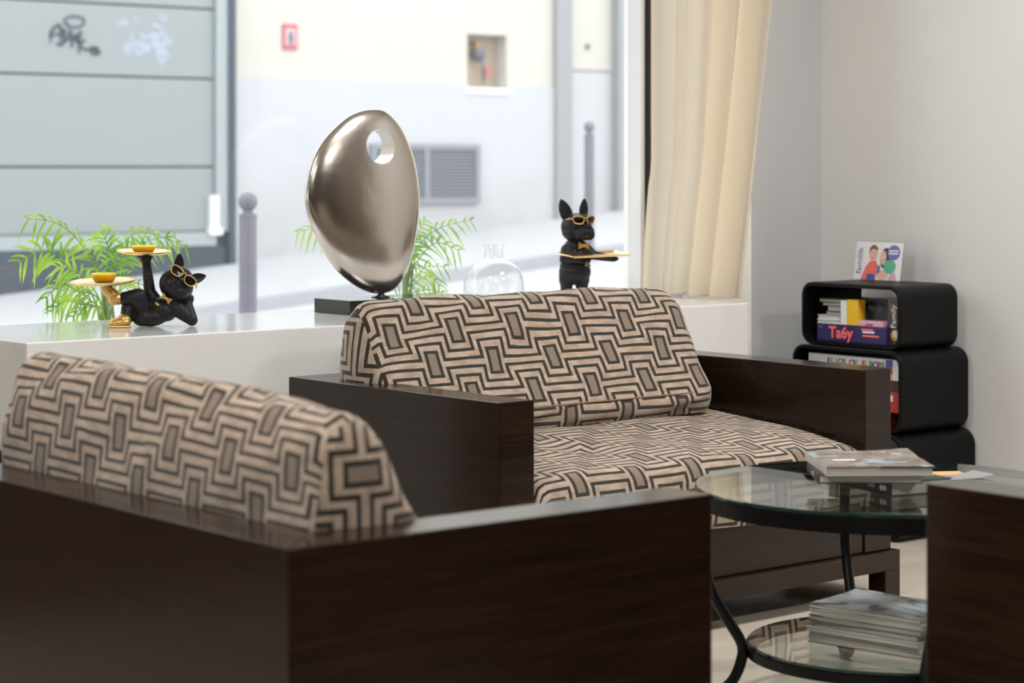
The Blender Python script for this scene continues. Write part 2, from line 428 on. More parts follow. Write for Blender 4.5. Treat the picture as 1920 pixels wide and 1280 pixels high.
xa = at_y(437, 0, BY).x; xb = at_y(1037, 0, BY).x; zl = at_y(760, 155, BY).z
nx0, nx1 = at_y(876, 0, BY).x, at_y(950, 0, BY).x; nz0, nz1 = at_y(912, 165, BY).z, at_y(912, 65, BY).z
O = bd.location
def wbox(n, x0, x1, z0, z1, mat, y0=BY, y1=BY + .4, p=bd, bev=0.):
    o = p.location
    return box(n, x0 - o.x, x1 - o.x, y0 - o.y, y1 - o.y, z0 - o.z, z1 - o.z, mat, p, bev)
wbox('upper_wall', xa, nx0, zl, 7.0, 'facade_cream'); wbox('upper_wall', nx1, xb, zl, 7.0, 'facade_cream')
wbox('upper_wall', nx0, nx1, nz1, 7.0, 'facade_cream')
wbox('upper_wall', nx0, nx1, zl, nz0, 'facade_cream') if nz0 > zl else None
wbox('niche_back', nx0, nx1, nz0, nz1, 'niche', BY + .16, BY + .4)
wbox('niche_sill', nx0 - .03, nx1 + .03, nz0 - .05, nz0, 'frame', BY - .03, BY + .17)
wbox('base_wall', xa, nx0, -1.2, zl, 'facade_grey', BY - .015); wbox('base_wall', nx1, xb, -1.2, zl, 'facade_grey', BY - .015)
wbox('base_wall', nx0, nx1, -1.2, nz0 - .05, 'facade_grey', BY - .015)
x2, x3, x4 = at_y(1066, 0, BY).x, at_y(1153, 0, BY).x, at_y(1182, 0, BY).x
wbox('pilaster', xb, x2, -1.2, 7, 'pilaster', BY - .06); wbox('pilaster', x3, x4, -1.2, 7, 'pilaster', BY - .06)
zd = at_y(1107, 134, BY).z
wbox('door_panel', x2, x3, zd + .012, 7, 'facade_cream', BY + .05); wbox('door_panel', x2, x3, -1.2, zd, 'facade_grey', BY + .05)
wbox('upper_wall', x4, 26, zl, 7, 'facade_cream'); wbox('base_wall', x4, 26, -1.2, zl, 'facade_grey', BY - .015)
wbox('upper_wall', -9, at_y(-700, 0, BY).x, -2, 7, 'facade_cream'); wbox('roof', -9, 26, 7, 7.2, 'pilaster', BY - .3, BY + 3)
wbox('upper_wall', at_y(-700, 0, BY).x, xa, 4.3, 7, 'facade_cream')
p = at_y(1107, 87, BY); k = lathe_me('keyhole', [(.018, 0), (.026, .02), (.012, .035)], 16); k.transform(Matrix.Rotation(R(90), 4, 'X'))
link('door_knob', k, 'iron', bd, Vector((p.x, BY + .05, p.z)) - O)
# valve in the niche
vp = empty('wall_valve', (at_y(908, 100, BY).x, BY + .08, at_y(908, 100, BY).z), 0, 'grey round water valve with red lever in the wall niche', 'valve')
link('pipe', tube_me('pipe', spline([(-.02, .06, .10), (-.035, -.01, .085), (-.02, -.02, .03), (.0, -.02, 0)], 6), .022, 10), 'brass', vp, smooth=True)
vm = lathe_me('v', [(.03, -.05), (.062, -.04), (.068, 0), (.05, .05), (.02, .06)], 20); vm.transform(Matrix.Rotation(R(65), 4, 'X'))
link('valve_body', vm, 'iron', vp, smooth=True)
link('drain_pipe', tube_me('d', [(.025, 0, -.04), (.05, 0, -.12), (.055, 0, -.27)], .012, 8), 'iron', vp, smooth=True)
box('lever', .055, .15, -.03, -.015, -.165, -.135, 'sign_red', vp, .004); box('tag_plate', .05, .075, -.03, -.02, -.22, -.165, 'sign_red', vp)
# red enamel plaque
a, b = at_y(529, 93, BY), at_y(556, 46, BY)
rs = empty('red_sign', ((a.x + b.x) / 2, BY - .002, a.z), 0, 'small red sign with pale picture on the cream wall', 'sign')
ww, hh = b.x - a.x, b.z - a.z
box('plate', -ww / 2, ww / 2, -.015, 0, 0, hh, 'sign_red', rs, .004)
box('print_panel', -ww * .32, ww * .32, -.018, -.014, hh * .2, hh * .82, 'sign_pale', rs)
link('print_figure', prism_me('f', [(-.02, hh * .22), (.025, hh * .22), (.03, hh * .5), (.015, hh * .75), (-.012, hh * .74), (-.028, hh * .5)], -.02, -.0175), 'iron', rs)
# vent grille
a, b = at_y(690, 383, BY), at_y(893, 271, BY)
vg = empty('vent_grille', ((a.x + b.x) / 2, BY - .015, a.z), 0, 'dark louvred vent grille low in the pale wall behind the sculpture', 'vent grille')
ww, hh = (b.x - a.x) / 2, b.z - a.z
box('backing', -ww, ww, -.01, 0, 0, hh, 'anthracite', vg)
for q in ((-ww, ww, 0, .05), (-ww, ww, hh - .05, hh)): box('grille_frame', q[0], q[1], -.05, -.01, q[2], q[3], 'grille', vg)
for q in ((-ww, -ww + .05), (-.025, .025), (ww - .05, ww)): box('grille_frame', q[0], q[1], -.05, -.01, .05, hh - .05, 'grille', vg)
sl = box_me('slat', -ww + .05, ww - .05, -.02, .02, -.004, .004)
nsl = 14
for i in range(nsl):
    o = link('slat', sl, 'grille', vg, (0, -.028, .07 + (hh - .14) * i / (nsl - 1)), (R(40), 0, 0))
# shop front with large panels
sx0, sx1 = at_y(-700, 0, BY).x, at_y(396, 0, BY).x
sh = empty('shop_shutter', ((sx0 + sx1) / 2, BY, at_y(200, 440, BY).z), 0, 'grey green shop front of wide horizontal panels with graffiti', 'shop front')
zj = [at_y(200, y, BY).z for y in (438, 313, 143, 8)]; zj += [zj[-1] + .75, zj[-1] + 1.5]
for i in range(5):
    wbox('panel', sx0, sx1, zj[i] + .008, zj[i + 1] - .008, 'shutter', BY - .04, BY + .1, sh, .006)
wbox('backing', sx0, sx1, zj[0] - .1, 4.3, 'anthracite', BY + .02, BY + .3, sh)
x5, x6 = at_y(418, 0, BY).x, at_y(430, 0, BY).x
wbox('side_frame', sx1 + .003, x5, zj[0], 4.3, 'shutter_frame', BY - .08, BY + .1, sh); wbox('side_strip', x5, x6, -1., 4.3, 'anthracite', BY - .10, BY + .1, sh)
wbox('edge_frame', x6, xa, -1., 4.3, 'shutter_frame', BY - .06, BY + .1, sh)
wbox('bottom_rail', sx0, sx1, zj[0] - .115, zj[0], 'shutter_frame', BY - .08, BY + .1, sh); wbox('kick_plate', sx0, x5, -1.5, zj[0] - .12, 'anthracite', BY - .07, BY + .1, sh)
a, b = at_y(385, 440, BY), at_y(399, 366, BY)
wbox('lock_plate', a.x, b.x, a.z + .06, b.z, 'white_print', BY - .10, BY - .045, sh); wbox('lock_plate', a.x - .015, b.x + .03, a.z, a.z + .06, 'white_print', BY - .11, BY - .045, sh)
gp = at_y(135, 70, BY)
def stroke(pts, wd):
    P = spline([(gp.x - sh.location.x + (q[0] - 135) * .00535, BY - .044 - sh.location.y, gp.z - sh.location.z - (q[1] - 70) * .00455) for q in pts], 6)
    return tube_me('graffiti_stroke', P, wd, 6)
for pts, wd in (([(125, 50), (118, 43), (126, 35), (142, 34), (151, 40), (146, 50), (132, 53), (122, 50)], .009),
                ([(95, 72), (97, 62), (104, 53), (110, 50), (113, 62), (112, 75)], .012), ([(99, 67), (108, 66), (118, 62)], .008),
                ([(118, 56), (119, 70), (114, 84), (106, 82)], .011), ([(112, 82), (124, 74), (128, 58), (131, 88)], .010),
                ([(131, 78), (138, 64), (139, 80), (146, 60)], .011), ([(145, 58), (142, 98)], .009), ([(152, 74), (144, 84), (156, 92), (162, 86)], .010),
                ([(163, 90), (169, 86), (175, 92), (171, 99), (164, 96), (165, 89), (178, 97)], .011), ([(98, 70), (94, 82)], .005)):
    link('graffiti_stroke', stroke(pts, wd), 'ink', sh)
M['smear'] = plain('pale_paint_smear', (.35, .385, .46), .7, var=.12, scale=8)
random.seed(4)
for i in range(26):
    cx_, cy_ = random.uniform(205, 295), random.gauss(70, 22); 
    pts = [(cx_ + random.uniform(-12, 12), cy_ + random.uniform(-9, 9)) for _ in range(3)]
    me = stroke(pts, random.uniform(.012, .03)); me.transform(Matrix.Translation((0, .0, 0)) @ Matrix.Diagonal((1, 1, 1, 1)))
    yb = BY - .044 - sh.location.y
    for v in me.vertices: v.co.y = yb + (v.co.y - yb) * .12 + .003
    link('paint_smear', me, 'smear', sh)
# bollards
def bollard(px, pytop, d, label, ball):
    p = at_d(px, pytop, d); g = GR(p.x); h = p.z - g; r = .039
    e = empty('street_bollard', (p.x, p.y, g), 0, label, 'bollard', 'bollards along the street')
    link('post', lathe_me('post', [(r * 1.25, 0), (r * 1.25, .05), (r, .07), (r, h - .115), (r * 1.05, h - .11), (r * 1.05, h - .1), (r * .6, h - .09), (r * .55, h - .07)], 24), 'bollard', e, smooth=False)
    link('ball_cap', lathe_me('ball', [(.0425 * math.sin(math.pi * i / 12) + .0003, h - .0425 - .0425 * math.cos(math.pi * i / 12)) for i in range(13)], 24), 'bollard', e, smooth=True)
bollard(465, 360, 9.8, 'large nearer iron bollard with ball top just outside the window', 0)
bollard(1105, 228, 17.5, 'thin distant iron bollard with ball top behind the standing dog figurine', 0)

# ================================================================== WINDOW LEDGE
lx0, lx1 = 2.63, 5.208
lg = empty('window_ledge', ((lx0 + lx1) / 2, (LY0 + LY1) / 2, 0), 0, 'long glossy white ledge running under the window behind the sofa', 'ledge')
box('ledge_body', -(lx1 - lx0) / 2, (lx1 - lx0) / 2, -(LY1 - LY0) / 2, (LY1 - LY0) / 2, 0, LZ, 'white', lg, .004)

# ================================================================== CURTAINS
def curtain(name, bot, top, z0, z1, folds, amp, label, seed, flare=None):
    random.seed(seed); nu, nv = 150, 40; vs, fs = [], []
    ph = [random.uniform(0, 6.28) for _ in range(6)]
    for j in range(nv + 1):
        t = j / nv; z = z0 + (z1 - z0) * t; s = min(1, (z - z0) / 1.0)
        a = Vector(bot[0]).lerp(Vector(top[0]), s); b = Vector(bot[1]).lerp(Vector(top[1]), s)
        if flare: a = a + Vector(flare) * max(0, 1 - (z - z0) / .42) ** .6
        d = (b - a); nrm = Vector((-d.y, d.x)).normalized()
        for i in range(nu + 1):
            u = i / nu; uu = u + .035 * math.sin(2.2 * z + ph[0]) * math.sin(math.pi * u)
            w_ = amp * (math.sin(uu * folds * 6.283 + ph[1]) + .26 * math.sin(uu * folds * 13.7 + ph[2] + z * .7) + .12 * math.sin(uu * 31 + ph[3] + 1.5 * z))
            w_ *= .75 + .35 * math.sin(u * 5 + ph[4])
            p = a + d * (u + .028 * math.sin(uu * folds * 12.57 + ph[5])) + nrm * w_
            vs.append((p.x, p.y, z + (.004 * math.sin(u * 20) if j == 0 else 0)))
    for j in range(nv):
        for i in range(nu):
            q = j * (nu + 1) + i; fs.append((q, q + 1, q + nu + 2, q + nu + 1))
    me = mesh(name, vs, fs)
    e = empty(name, ((bot[0][0] + bot[1][0]) / 2, (bot[0][1] + bot[1][1]) / 2, z0), 0, label, 'curtain')
    me.transform(Matrix.Translation(-e.location)); o = link('cloth', me, 'curtain', e, smooth=True)
    hem = [Vector(v) - e.location for v in vs[:nu + 1]][::3]
    link('hem', tube_me('hem', hem, .0035, 6), 'curtain', e)
    return e
curtain('linen_curtain', ((5.285, 5.66), (5.318, 5.262)), ((5.285, 5.665), (5.435, 5.225)), LZ + .008, 2.6, 4.1, .044,
        'beige linen curtain gathered beside the grey wall at the right of the window', 3, (-.045, 0))
curtain('linen_curtain', ((2.46, 5.60), (2.46, 5.30)), ((2.63, 5.60), (2.765, 5.50)), .75, 2.6, 5, .018,
        'strip of beige curtain at the upper left edge of the picture', 8)

# ================================================================== SOFAS
SW, SD, SH, AT = 1.43, .87, .635, .11
def sheet_uv(me, uvs):
    l = me.uv_layers.new(name='UVMap')
    for lp in me.loops: l.data[lp.index].uv = uvs[lp.vertex_index]
CUSH_PROF = [(.012, .462), (.0, .50), (.002, .60), (.012, .70), (.028, .775), (.050, .812), (.085, .822), (.120, .800), (.157, .738), (.196, .660), (.234, .590), (.270, .530), (.279, .500), (.266, .466)]
def back_cushion_mesh(L, P, u0, v0, seed, tilt=0., rnd=(.055, .12)):
    """wedge cushion: x along its length, +t forwards (towards -y)"""
    random.seed(seed); ph = [random.uniform(0, 6.28) for _ in range(8)]
    bm = bmesh.new(); uvl = bm.loops.layers.uv.new('UVMap')
    prof = [Vector((a, b)) for a, b in [(p.x, p.y) for p in spline([(a, b, 0) for a, b in CUSH_PROF], 4)]]
    base = prof + [Vector((.20, .458)), Vector((.1, .458))]; n = len(base)
    cen = Vector((.13, .60)); arc = [0.]
    for i in range(n): arc.append(arc[-1] + (base[(i + 1) % n] - base[i]).length)
    NX = 60; rings = []
    def wob(x, p, k):
        return .0035 * math.sin(x * 9 + k * .5 + ph[0]) + .0025 * math.sin(x * 23 + k * .9 + ph[1])
    for ix in range(NX + 1):
        x = -L / 2 + L * ix / NX
        e = min(x + L / 2, L / 2 - x); sc = 1. if e > rnd[0] else 1 - rnd[1] * (1 - math.sqrt(max(0, 1 - (1 - e / rnd[0]) ** 2)))
        ring = []
        for k, p in enumerate(base):
            q = cen + (p - cen) * sc; d = (p - cen).normalized()
            q = q + d * (wob(x, p, k) if q.y > .48 else 0)
            sag = .010 * math.sin(math.pi * (x / L + .5)) - .006
            if q.y > .7: q = q + Vector((0, sag))
            if tilt: q = q + Vector((0, tilt * (2 * x / L - .8) * max(0, (q.y - .5) / .32)))
            ring.append(bm.verts.new((x, -q.x, q.y)))
        rings.append(ring)
    for ix in range(NX):
        for k in range(n):
            j = (k + 1) % n; f = bm.faces.new((rings[ix][k], rings[ix + 1][k], rings[ix + 1][j], rings[ix][j]))
            xs = [-L / 2 + L * ix / NX, -L / 2 + L * (ix + 1) / NX]
            for lp, (xx, ar) in zip(f.loops, ((xs[0], arc[k]), (xs[1], arc[k]), (xs[1], arc[k + 1]), (xs[0], arc[k + 1]))):
                lp[uvl].uv = (xx / P + u0, ar / P * 1.13 + v0)
            f.smooth = True
    for s, ring in ((-1, rings[0]), (1, rings[-1])):
        prev = ring; x = s * L / 2
        for r in (.8, .55, .28):
            cur = []
            for v in ring:
                c = Vector((v.co.y, v.co.z)); m = Vector((-cen.x, cen.y)); q = m + (c - m) * r
                cur.append(bm.verts.new((x + s * .022 * (1 - r * r) , q.x, q.y)))
            for k in range(n):
                j = (k + 1) % n; f = bm.faces.new((prev[k], prev[j], cur[j], cur[k])); f.smooth = True
                for lp in f.loops: lp[uvl].uv = (lp.vert.co.z / P + .17, lp.vert.co.y / P + .52)
            prev = cur
        f = bm.faces.new(prev); f.smooth = True
        for lp in f.loops: lp[uvl].uv = (lp.vert.co.z / P + .17, lp.vert.co.y / P + .52)
    return from_bm('back_cushion', bm), n
def seat_mesh(P):
    """seat cushion: rounded slab with a crowned, rumpled top; uv runs over the front edge"""
    x0, x1 = -SW / 2 + AT + .004, SW / 2 - AT - .004; y0, y1 = -SD / 2 - .015, SD / 2 - AT - .004
    zb, zt = .262, .424; nx, ny, nz = 64, 40, 8
    bm = bmesh.new(); uvl = bm.loops.layers.uv.new('UVMap')
    r = .045
    def top_z(x, y):
        u = (x - x0) / (x1 - x0); v = (y - y0) / (y1 - y0)
        c = .052 * min(1, v / .55) ** .8 + .008 * (4 * u * (1 - u)) ** .5
        wr = .007 * math.sin(7 * u + 9 * v) * math.sin(11 * u - 4 * v) + .006 * math.exp(-((u - .28) ** 2 + (v - .35) ** 2) / .012) * math.sin(42 * u + 14 * v)
        return zt + c + wr
    prof = []     # section from the front bottom edge, over the top, to the back: (y, z fraction, top?)
    for k in range(nz + 1): prof.append(('f', k / nz))
    for k in range(1, 7): prof.append(('r', k / 6))
    for k in range(1, ny + 1): prof.append(('t', k / ny))
    grid, uvs = [], []
    for i in range(nx + 1):
        u = i / nx; x = x0 + (x1 - x0) * u
        ex = min(x - x0, x1 - x); drop = .0 if ex > r else (r - math.sqrt(max(0, r * r - (r - ex) ** 2)))
        col, uc, s, pv = [], [], 0., None
        for kind, t in prof:
            if kind == 'f': y, z = y0 - .010 * math.sin(math.pi * t) + .004 * math.sin(9 * u + 3), zb + (zt - r - zb) * t - .004 * math.sin(12 * u) * (1 - t)
            elif kind == 'r':
                a = math.pi / 2 * t; y, z = y0 + r - r * math.cos(a), zt - r + r * math.sin(a) + (top_z(x, y0 + r) - zt) * t
            else: y = y0 + r + (y1 - y0 - r) * t; z = top_z(x, y)
            if kind != 'f': z -= drop
            p = Vector((x, y, z))
            if pv is not None: s += (p - pv).length if abs(ex) > .01 else 0
            pv = p; col.append(bm.verts.new(p)); uc.append((x / P + .3, s))
        if i == 1:
            pass
        grid.append(col); uvs.append(uc)
    ref = uvs[nx // 2]
    m = len(prof)
    for i in range(nx):
        for k in range(m - 1):
            f = bm.faces.new((grid[i][k], grid[i + 1][k], grid[i + 1][k + 1], grid[i][k + 1])); f.smooth = True
            for lp, (a, b) in zip(f.loops, ((i, k), (i + 1, k), (i + 1, k + 1), (i, k + 1))):
                lp[uvl].uv = (uvs[a][b][0], ref[b][1] / P + .15)
    for col, sgn in ((grid[0], 1), (grid[-1], -1)):        # sides down to the base
        bot = [bm.verts.new((v.co.x, v.co.y, zb)) for v in col]
        for k in range(m - 1):
            if (col[k].co - bot[k].co).length < 1e-4 and (col[k + 1].co - bot[k + 1].co).length < 1e-4: continue
            f = bm.faces.new((col[k], col[k + 1], bot[k + 1], bot[k]))
            for lp in f.loops: lp[uvl].uv = (lp.vert.co.y / P, lp.vert.co.z / P)
    bmesh.ops.remove_doubles(bm, verts=bm.verts[:], dist=1e-5)
    return from_bm('seat_cushion', bm)
SEAT = seat_mesh(.20); SEAT.materials.append(M['fabric'])
def make_sofa(loc, rz, label):
    e = empty('lounge_sofa', loc, rz, label, 'sofa', 'dark wood lounge sofas')
    X, Y = SW / 2, SD / 2
    B = .11
    def plan(name, pts, z1):
        me = prism_me(name, [(a, -b) for a, b in pts], .13, z1); me.transform(Matrix.Rotation(R(90), 4, 'X') @ Matrix.Diagonal((1, 1, 1, 1)))
        for v in me.vertices: v.co = Vector((v.co.x, v.co.y, v.co.z))
        bm = bmesh.new(); bm.from_mesh(me); bmesh.ops.recalc_face_normals(bm, faces=bm.faces[:])
        bmesh.ops.bevel(bm, geom=bm.edges[:], offset=.0022, segments=2, affect='EDGES', profile=.5); bm.to_mesh(me); bm.free()
        return link(name, me, 'wood', e)
    for sx in (-1, 1):
        plan('arm', [(sx * X, -Y), (sx * (X - AT), -Y), (sx * (X - AT), Y - B), (sx * X, Y)], SH)
    plan('back_panel', [(-X, Y), (-X + AT, Y - B), (X - AT, Y - B), (X, Y)], SH)
    box('front_panel', -X + AT, X - AT, -Y + .006, -Y + .035, .13, .262, 'wood', e, .002)
    box('seat_base', -X + AT, X - AT, -Y + .036, Y - .111, .20, .261, 'wood', e)
    g = .018
    box('plinth_rail', -X - g, X + g, -Y - g, -Y + .03, .075, .129, 'wood', e, .002); box('plinth_rail', -X - g, X + g, Y - .03, Y + g, .075, .129, 'wood', e, .002)
    box('plinth_rail', -X - g, -X + .03, -Y + .031, Y - .031, .075, .129, 'wood', e, .002); box('plinth_rail', X - .03, X + g, -Y + .031, Y - .031, .075, .129, 'wood', e, .002)
    for sx in (-1, 1):
        for sy in (-1, 1):
            box('leg', *sorted((sx * (X + g), sx * (X + g - .062))), *sorted((sy * (Y + g), sy * (Y + g - .062))), 0, .0749, 'wood', e, .002)
    o = link('seat_cushion', SEAT, None, e)
    return e
def make_back_cushion(sofa, dx, L, P, u0, v0, seed, label, tilt=0., rnd=(.055, .12)):
    me, n = back_cushion_mesh(L, P, u0, v0, seed, tilt, rnd); c = math.cos(sofa.rotation_euler.z); s = math.sin(sofa.rotation_euler.z)
    off = Vector((dx, SD / 2 - .113, 0)); loc = sofa.location + Vector((c * off.x - s * off.y, s * off.x + c * off.y, .02))
    e = empty('wedge_cushion', loc, sofa.rotation_euler.z, label, 'cushion', 'patterned wedge back cushions')
    link('cushion_body', me, 'fabric', e)
    link('seam', tube_me('seam', [(-L / 2 + .03 + (L - .06) * k / 30, -.2715 - .0015 * math.sin(k), .527) for k in range(31)], .0028, 6), M['piping'], e, smooth=True)
    return e
M['piping'] = plain('brown_velvet_piping', (.25, .17, .115), .9, var=.2, scale=80)
mid = make_sofa((4.052, 4.560, 0), R(1.1), 'dark wood sofa with patterned seat standing in front of the white ledge')
make_back_cushion(mid, -.066, 1.155, .210, .42, .23, 2, 'patterned wedge cushion leaning on the sofa before the white ledge')
fr = make_sofa((1.835 + SD / 2, 2.745 + SW / 2, 0), R(90), 'dark wood sofa seen from behind filling the lower left foreground')
make_back_cushion(fr, -.075, 1.05, .182, .50, .41, 5, 'patterned wedge cushion on the foreground sofa at the lower left', .014, (.028, .055))
sc = make_sofa((3.082 + SW / 2, 2.590 - SD / 2, 0), R(180), 'dark wood sofa whose arm shows at the lower right corner')
make_back_cushion(sc, 0, 1.10, .208, .4, .3, 9, 'patterned wedge cushion on the sofa at the lower right corner')

# ================================================================== COFFEE TABLE
TC = Vector((3.845, 3.345)); TZ, LZ2 = .48, .128
tb = empty('coffee_table', (TC.x, TC.y, 0), 0, 'round black steel coffee table with glass top and lower glass shelf', 'table')
def disc(name, r, z0, z1):
    me = lathe_me(name, [(r - .002, z0), (r, z0 + .002), (r, z1 - .002), (r - .002, z1)], 96)
    me.materials.append(M['glass']); me.materials.append(M['glass_rim'])
    for p in me.polygons: p.material_index = 0 if abs(p.normal.z) > .9 else 1
    return link(name, me, None, tb)
def ring(name, r0, r1, z0, z1):
    me = lathe_me(name, [(r0, z0), (r1, z0), (r1, z1), (r0, z1), (r0, z0)], 96, False)
    return link(name, me, 'steel', tb)
disc('glass_top', .430, TZ - .010, TZ); ring('top_ring', .405, .431, TZ - .043, TZ - .0101)
disc('glass_shelf', .312, LZ2 - .008, LZ2); ring('shelf_ring', .296, .316, LZ2 - .030, LZ2 - .0081)
prof = [(.418, TZ - .044), (.416, .36), (.402, .26), (.365, .19), (.330, .13), (.331, .090), (.352, .045), (.392, .016), (.432, .020), (.452, .050), (.446, .085)]
for k in range(4):
    th = R(55 + 90 * k); pp = spline([(r * math.cos(th), r * math.sin(th), z) for r, z in prof], 6)
    lgo = link('leg', tube_me('leg', pp, .0125, 12), 'steel', tb, smooth=True)
    link('scroll_ball', lathe_me('ball', [(.018 * math.sin(math.pi * i / 8) + .0002, -.018 * math.cos(math.pi * i / 8)) for i in range(9)], 14), 'steel', lgo, (.446 * math.cos(th), .446 * math.sin(th), .090), smooth=True)

# ------------------------------------------------------------------ magazines and books
M['pages_w'] = pages_mat('white_pages', (.72, .71, .68)); M['pages_g'] = pages_mat('greyish_pages', (.55, .52, .47)); M['pages_c'] = pages_mat('cream_pages', (.66, .62, .53))
M['cover_tan'] = cover_mat('tan_photo_cover', ((.30, .235, .18), (.19, .145, .115), (.40, .50, .55)), 9)
M['cover_grey'] = cover_mat('grey_photo_cover', ((.22, .22, .24), (.42, .43, .46), (.07, .06, .06)), 8)
M['cover_white'] = plain('white_glossy_cover', (.66, .65, .63), .25); M['cover_navy'] = plain('navy_cover', (.02, .05, .14), .3)
M['cover_black'] = plain('black_book_cover', (.014, .013, .014), .35); M['cover_red'] = plain('dark_red_cover', (.22, .02, .03), .35)
M['cover_orange'] = plain('orange_paper', (.80, .42, .14), .5, var=.2, scale=12); M['paper_grey'] = plain('grey_leaflet', (.30, .28, .28), .35, var=.1)
M['print_blue'] = plain('pale_blue_print', (.40, .58, .64), .4)
def magazine(name, c, rz, wx, wy, z, t, cover, pages, label, cat='magazine', group=None, sp='L', back=None, curl=0., ct=.0012):
    e = empty(name, (c[0], c[1], z), rz, label, cat, group)
    X, Y = wx / 2, wy / 2
    box('pages', -X + .002, X - .003, -Y + .003, Y - .003, ct, t - ct, pages, e)
    nx, ny = 12, 12; vs, fs = [], []
    for s in (0, 1):
        for j in range(ny + 1):
            for i in range(nx + 1):
                x, y = -X + wx * i / nx, -Y + wy * j / ny
                k = curl * (max(0, x / X) * max(0, y / Y)) ** 1.5 if curl else 0
                vs.append((x, y, t - ct + s * ct + k + .0006 * math.sin(9 * i + 5 * j)))
    N = (nx + 1) * (ny + 1)
    for j in range(ny):
        for i in range(nx):
            q = j * (nx + 1) + i; fs.append((q + N, q + 1 + N, q + nx + 2 + N, q + nx + 1 + N)); fs.append((q + nx + 1, q + nx + 2, q + 1, q))
    edge = [i for i in range(nx + 1)] + [j * (nx + 1) + nx for j in range(1, ny + 1)] + [ny * (nx + 1) + i for i in range(nx - 1, -1, -1)] + [j * (nx + 1) for j in range(ny - 1, 0, -1)]
    for a, b in zip(edge, edge[1:] + edge[:1]): fs.append((a, b, b + N, a + N))
    link('front_cover', mesh('cover', vs, fs), cover, e, smooth=False)
    box('back_cover', -X, X, -Y, Y, 0, ct, back or cover, e)
    if sp == 'L': box('spine', -X - .0008, -X + .0015, -Y, Y, ct, t - ct, back or cover, e)
    elif sp == 'F': box('spine', -X, X, -Y - .0008, -Y + .0015, ct, t - ct, back or cover, e)
    return e
z = TZ + .0006
g1 = 'reading stack on the glass table top'
b1 = magazine('book', (3.826, 3.318), R(-13), .165, .235, z, .030, 'cover_black', 'pages_w', 'thick black paperback at the bottom of the pile on the glass top', 'book', g1)
text('spine_text', 'FINN', .011, 'white_print', b1, (-.0838, -.045, .015), (R(90), 0, R(-90)), .0002)
for i, (y, r_) in enumerate(((-.095, .006), (-.083, .0065))):
    k = lathe_me('mark', [(r_, 0), (r_, .0005)], 16); k.transform(Matrix.Rotation(R(-90), 4, 'Y')); link('spine_mark', k, 'white_print', b1, (-.0835, y, .015))
z += .0305
b2 = magazine('book', (3.735, 3.315), R(-40), .225, .195, z, .019, 'cover_black', 'pages_w', 'black book with white title on its spine, second from the bottom on the glass top', 'book', g1)
text('spine_text', 'FREE F', .0125, 'white_print', b2, (-.1136, -.01, .0095), (R(90), 0, R(-90)), .0002)
z += .0195
m3 = magazine('magazine', (3.752, 3.318), R(-37), .235, .262, z, .020, 'cover_tan', 'pages_g', 'glossy tan magazine with photo cover lying on top of the glass table pile', 'magazine', g1, back='cover_white', curl=.006)
for i, (x, y, a, b) in enumerate(((-.02, .095, .035, .010), (.05, .10, .04, .012), (-.07, .09, .03, .008), (-.06, -.03, .05, .018), (.02, -.07, .1, .012))):
    box('cover_print', x - a / 2, x + a / 2, y - b / 2, y + b / 2, .0206, .0211, 'print_blue' if i != 3 else 'white_print', m3, rot=(0, 0, 0))
box('inner_sheet', .0, .121, -.131, -.05, .0165, .018, 'cover_navy', m3)
for nm, c, rz, wx, wy, zz, mt, lb in (('leaflet', (4.055, 3.38), R(-30), .15, .10, .4808, 'cover_orange', 'orange printed leaflet sticking out beside the pile of magazines'),
                                     ('leaflet', (4.045, 3.325), R(-12), .19, .075, .4816, 'paper_grey', 'thin grey leaflet with curled corner at the right of the magazines')):
    vs, fs = [], []; n = 10
    for s in (0, 1):
        for i in range(n + 1):
            for y in (-wy / 2, wy / 2):
                x = -wx / 2 + wx * i / n; vs.append((x, y, s * .0006 + (.006 * max(0, (i / n - .7) / .3) ** 2 if mt == 'paper_grey' else 0)))
    b_ = 2 * (n + 1)
    for i in range(n): q = 2 * i; fs += [(b_ + q, b_ + q + 2, b_ + q + 3, b_ + q + 1), (q + 1, q + 3, q + 2, q), (q, q + 2, b_ + q + 2, b_ + q), (q + 3, q + 1, b_ + q + 1, b_ + q + 3)]
    fs += [(0, b_, b_ + 1, 1), (2 * n + 1, b_ + 2 * n + 1, b_ + 2 * n, 2 * n)]
    o = link(nm, mesh(nm, vs, fs), mt, None, (c[0], c[1], zz), (0, 0, rz)); tag(o, lb, 'leaflet', 'leaflets on the glass table')
z = LZ2 + .0006; random.seed(11)
low = [(.012, 'cover_white', 'pages_w', 'white magazine at the very bottom of the lower shelf pile', 'cover_red'), (.013, 'cover_white', 'pages_w', 'white edged magazine second from the bottom on the lower shelf', None),
       (.010, 'cover_white', 'pages_w', 'white magazine third from the bottom on the lower shelf, sticking out to the left', None), (.013, 'cover_grey', 'pages_g', 'grey edged magazine in the middle of the lower shelf pile', None),
       (.011, 'cover_grey', 'pages_g', 'grey edged magazine third from the top on the lower shelf', None), (.012, 'cover_white', 'pages_c', 'cream edged magazine second from the top on the lower shelf', None),
       (.011, 'cover_grey', 'pages_c', 'grey photo cover magazine on top of the lower shelf pile', None)]
for i, (t, cv, pg, lb, bk) in enumerate(low):
    dx = -.010 if i == 2 else random.uniform(-.004, .004)
    magazine('magazine', (3.836 + dx, 3.335 + random.uniform(-.004, .004)), R(9 + random.uniform(-1.2, 1.2)), .205, .29, z, t, cv, pg, lb, 'magazine', 'magazines on the lower glass shelf', sp='N', back=bk, curl=.004 if i == 6 else 0)
    z += t + .0006

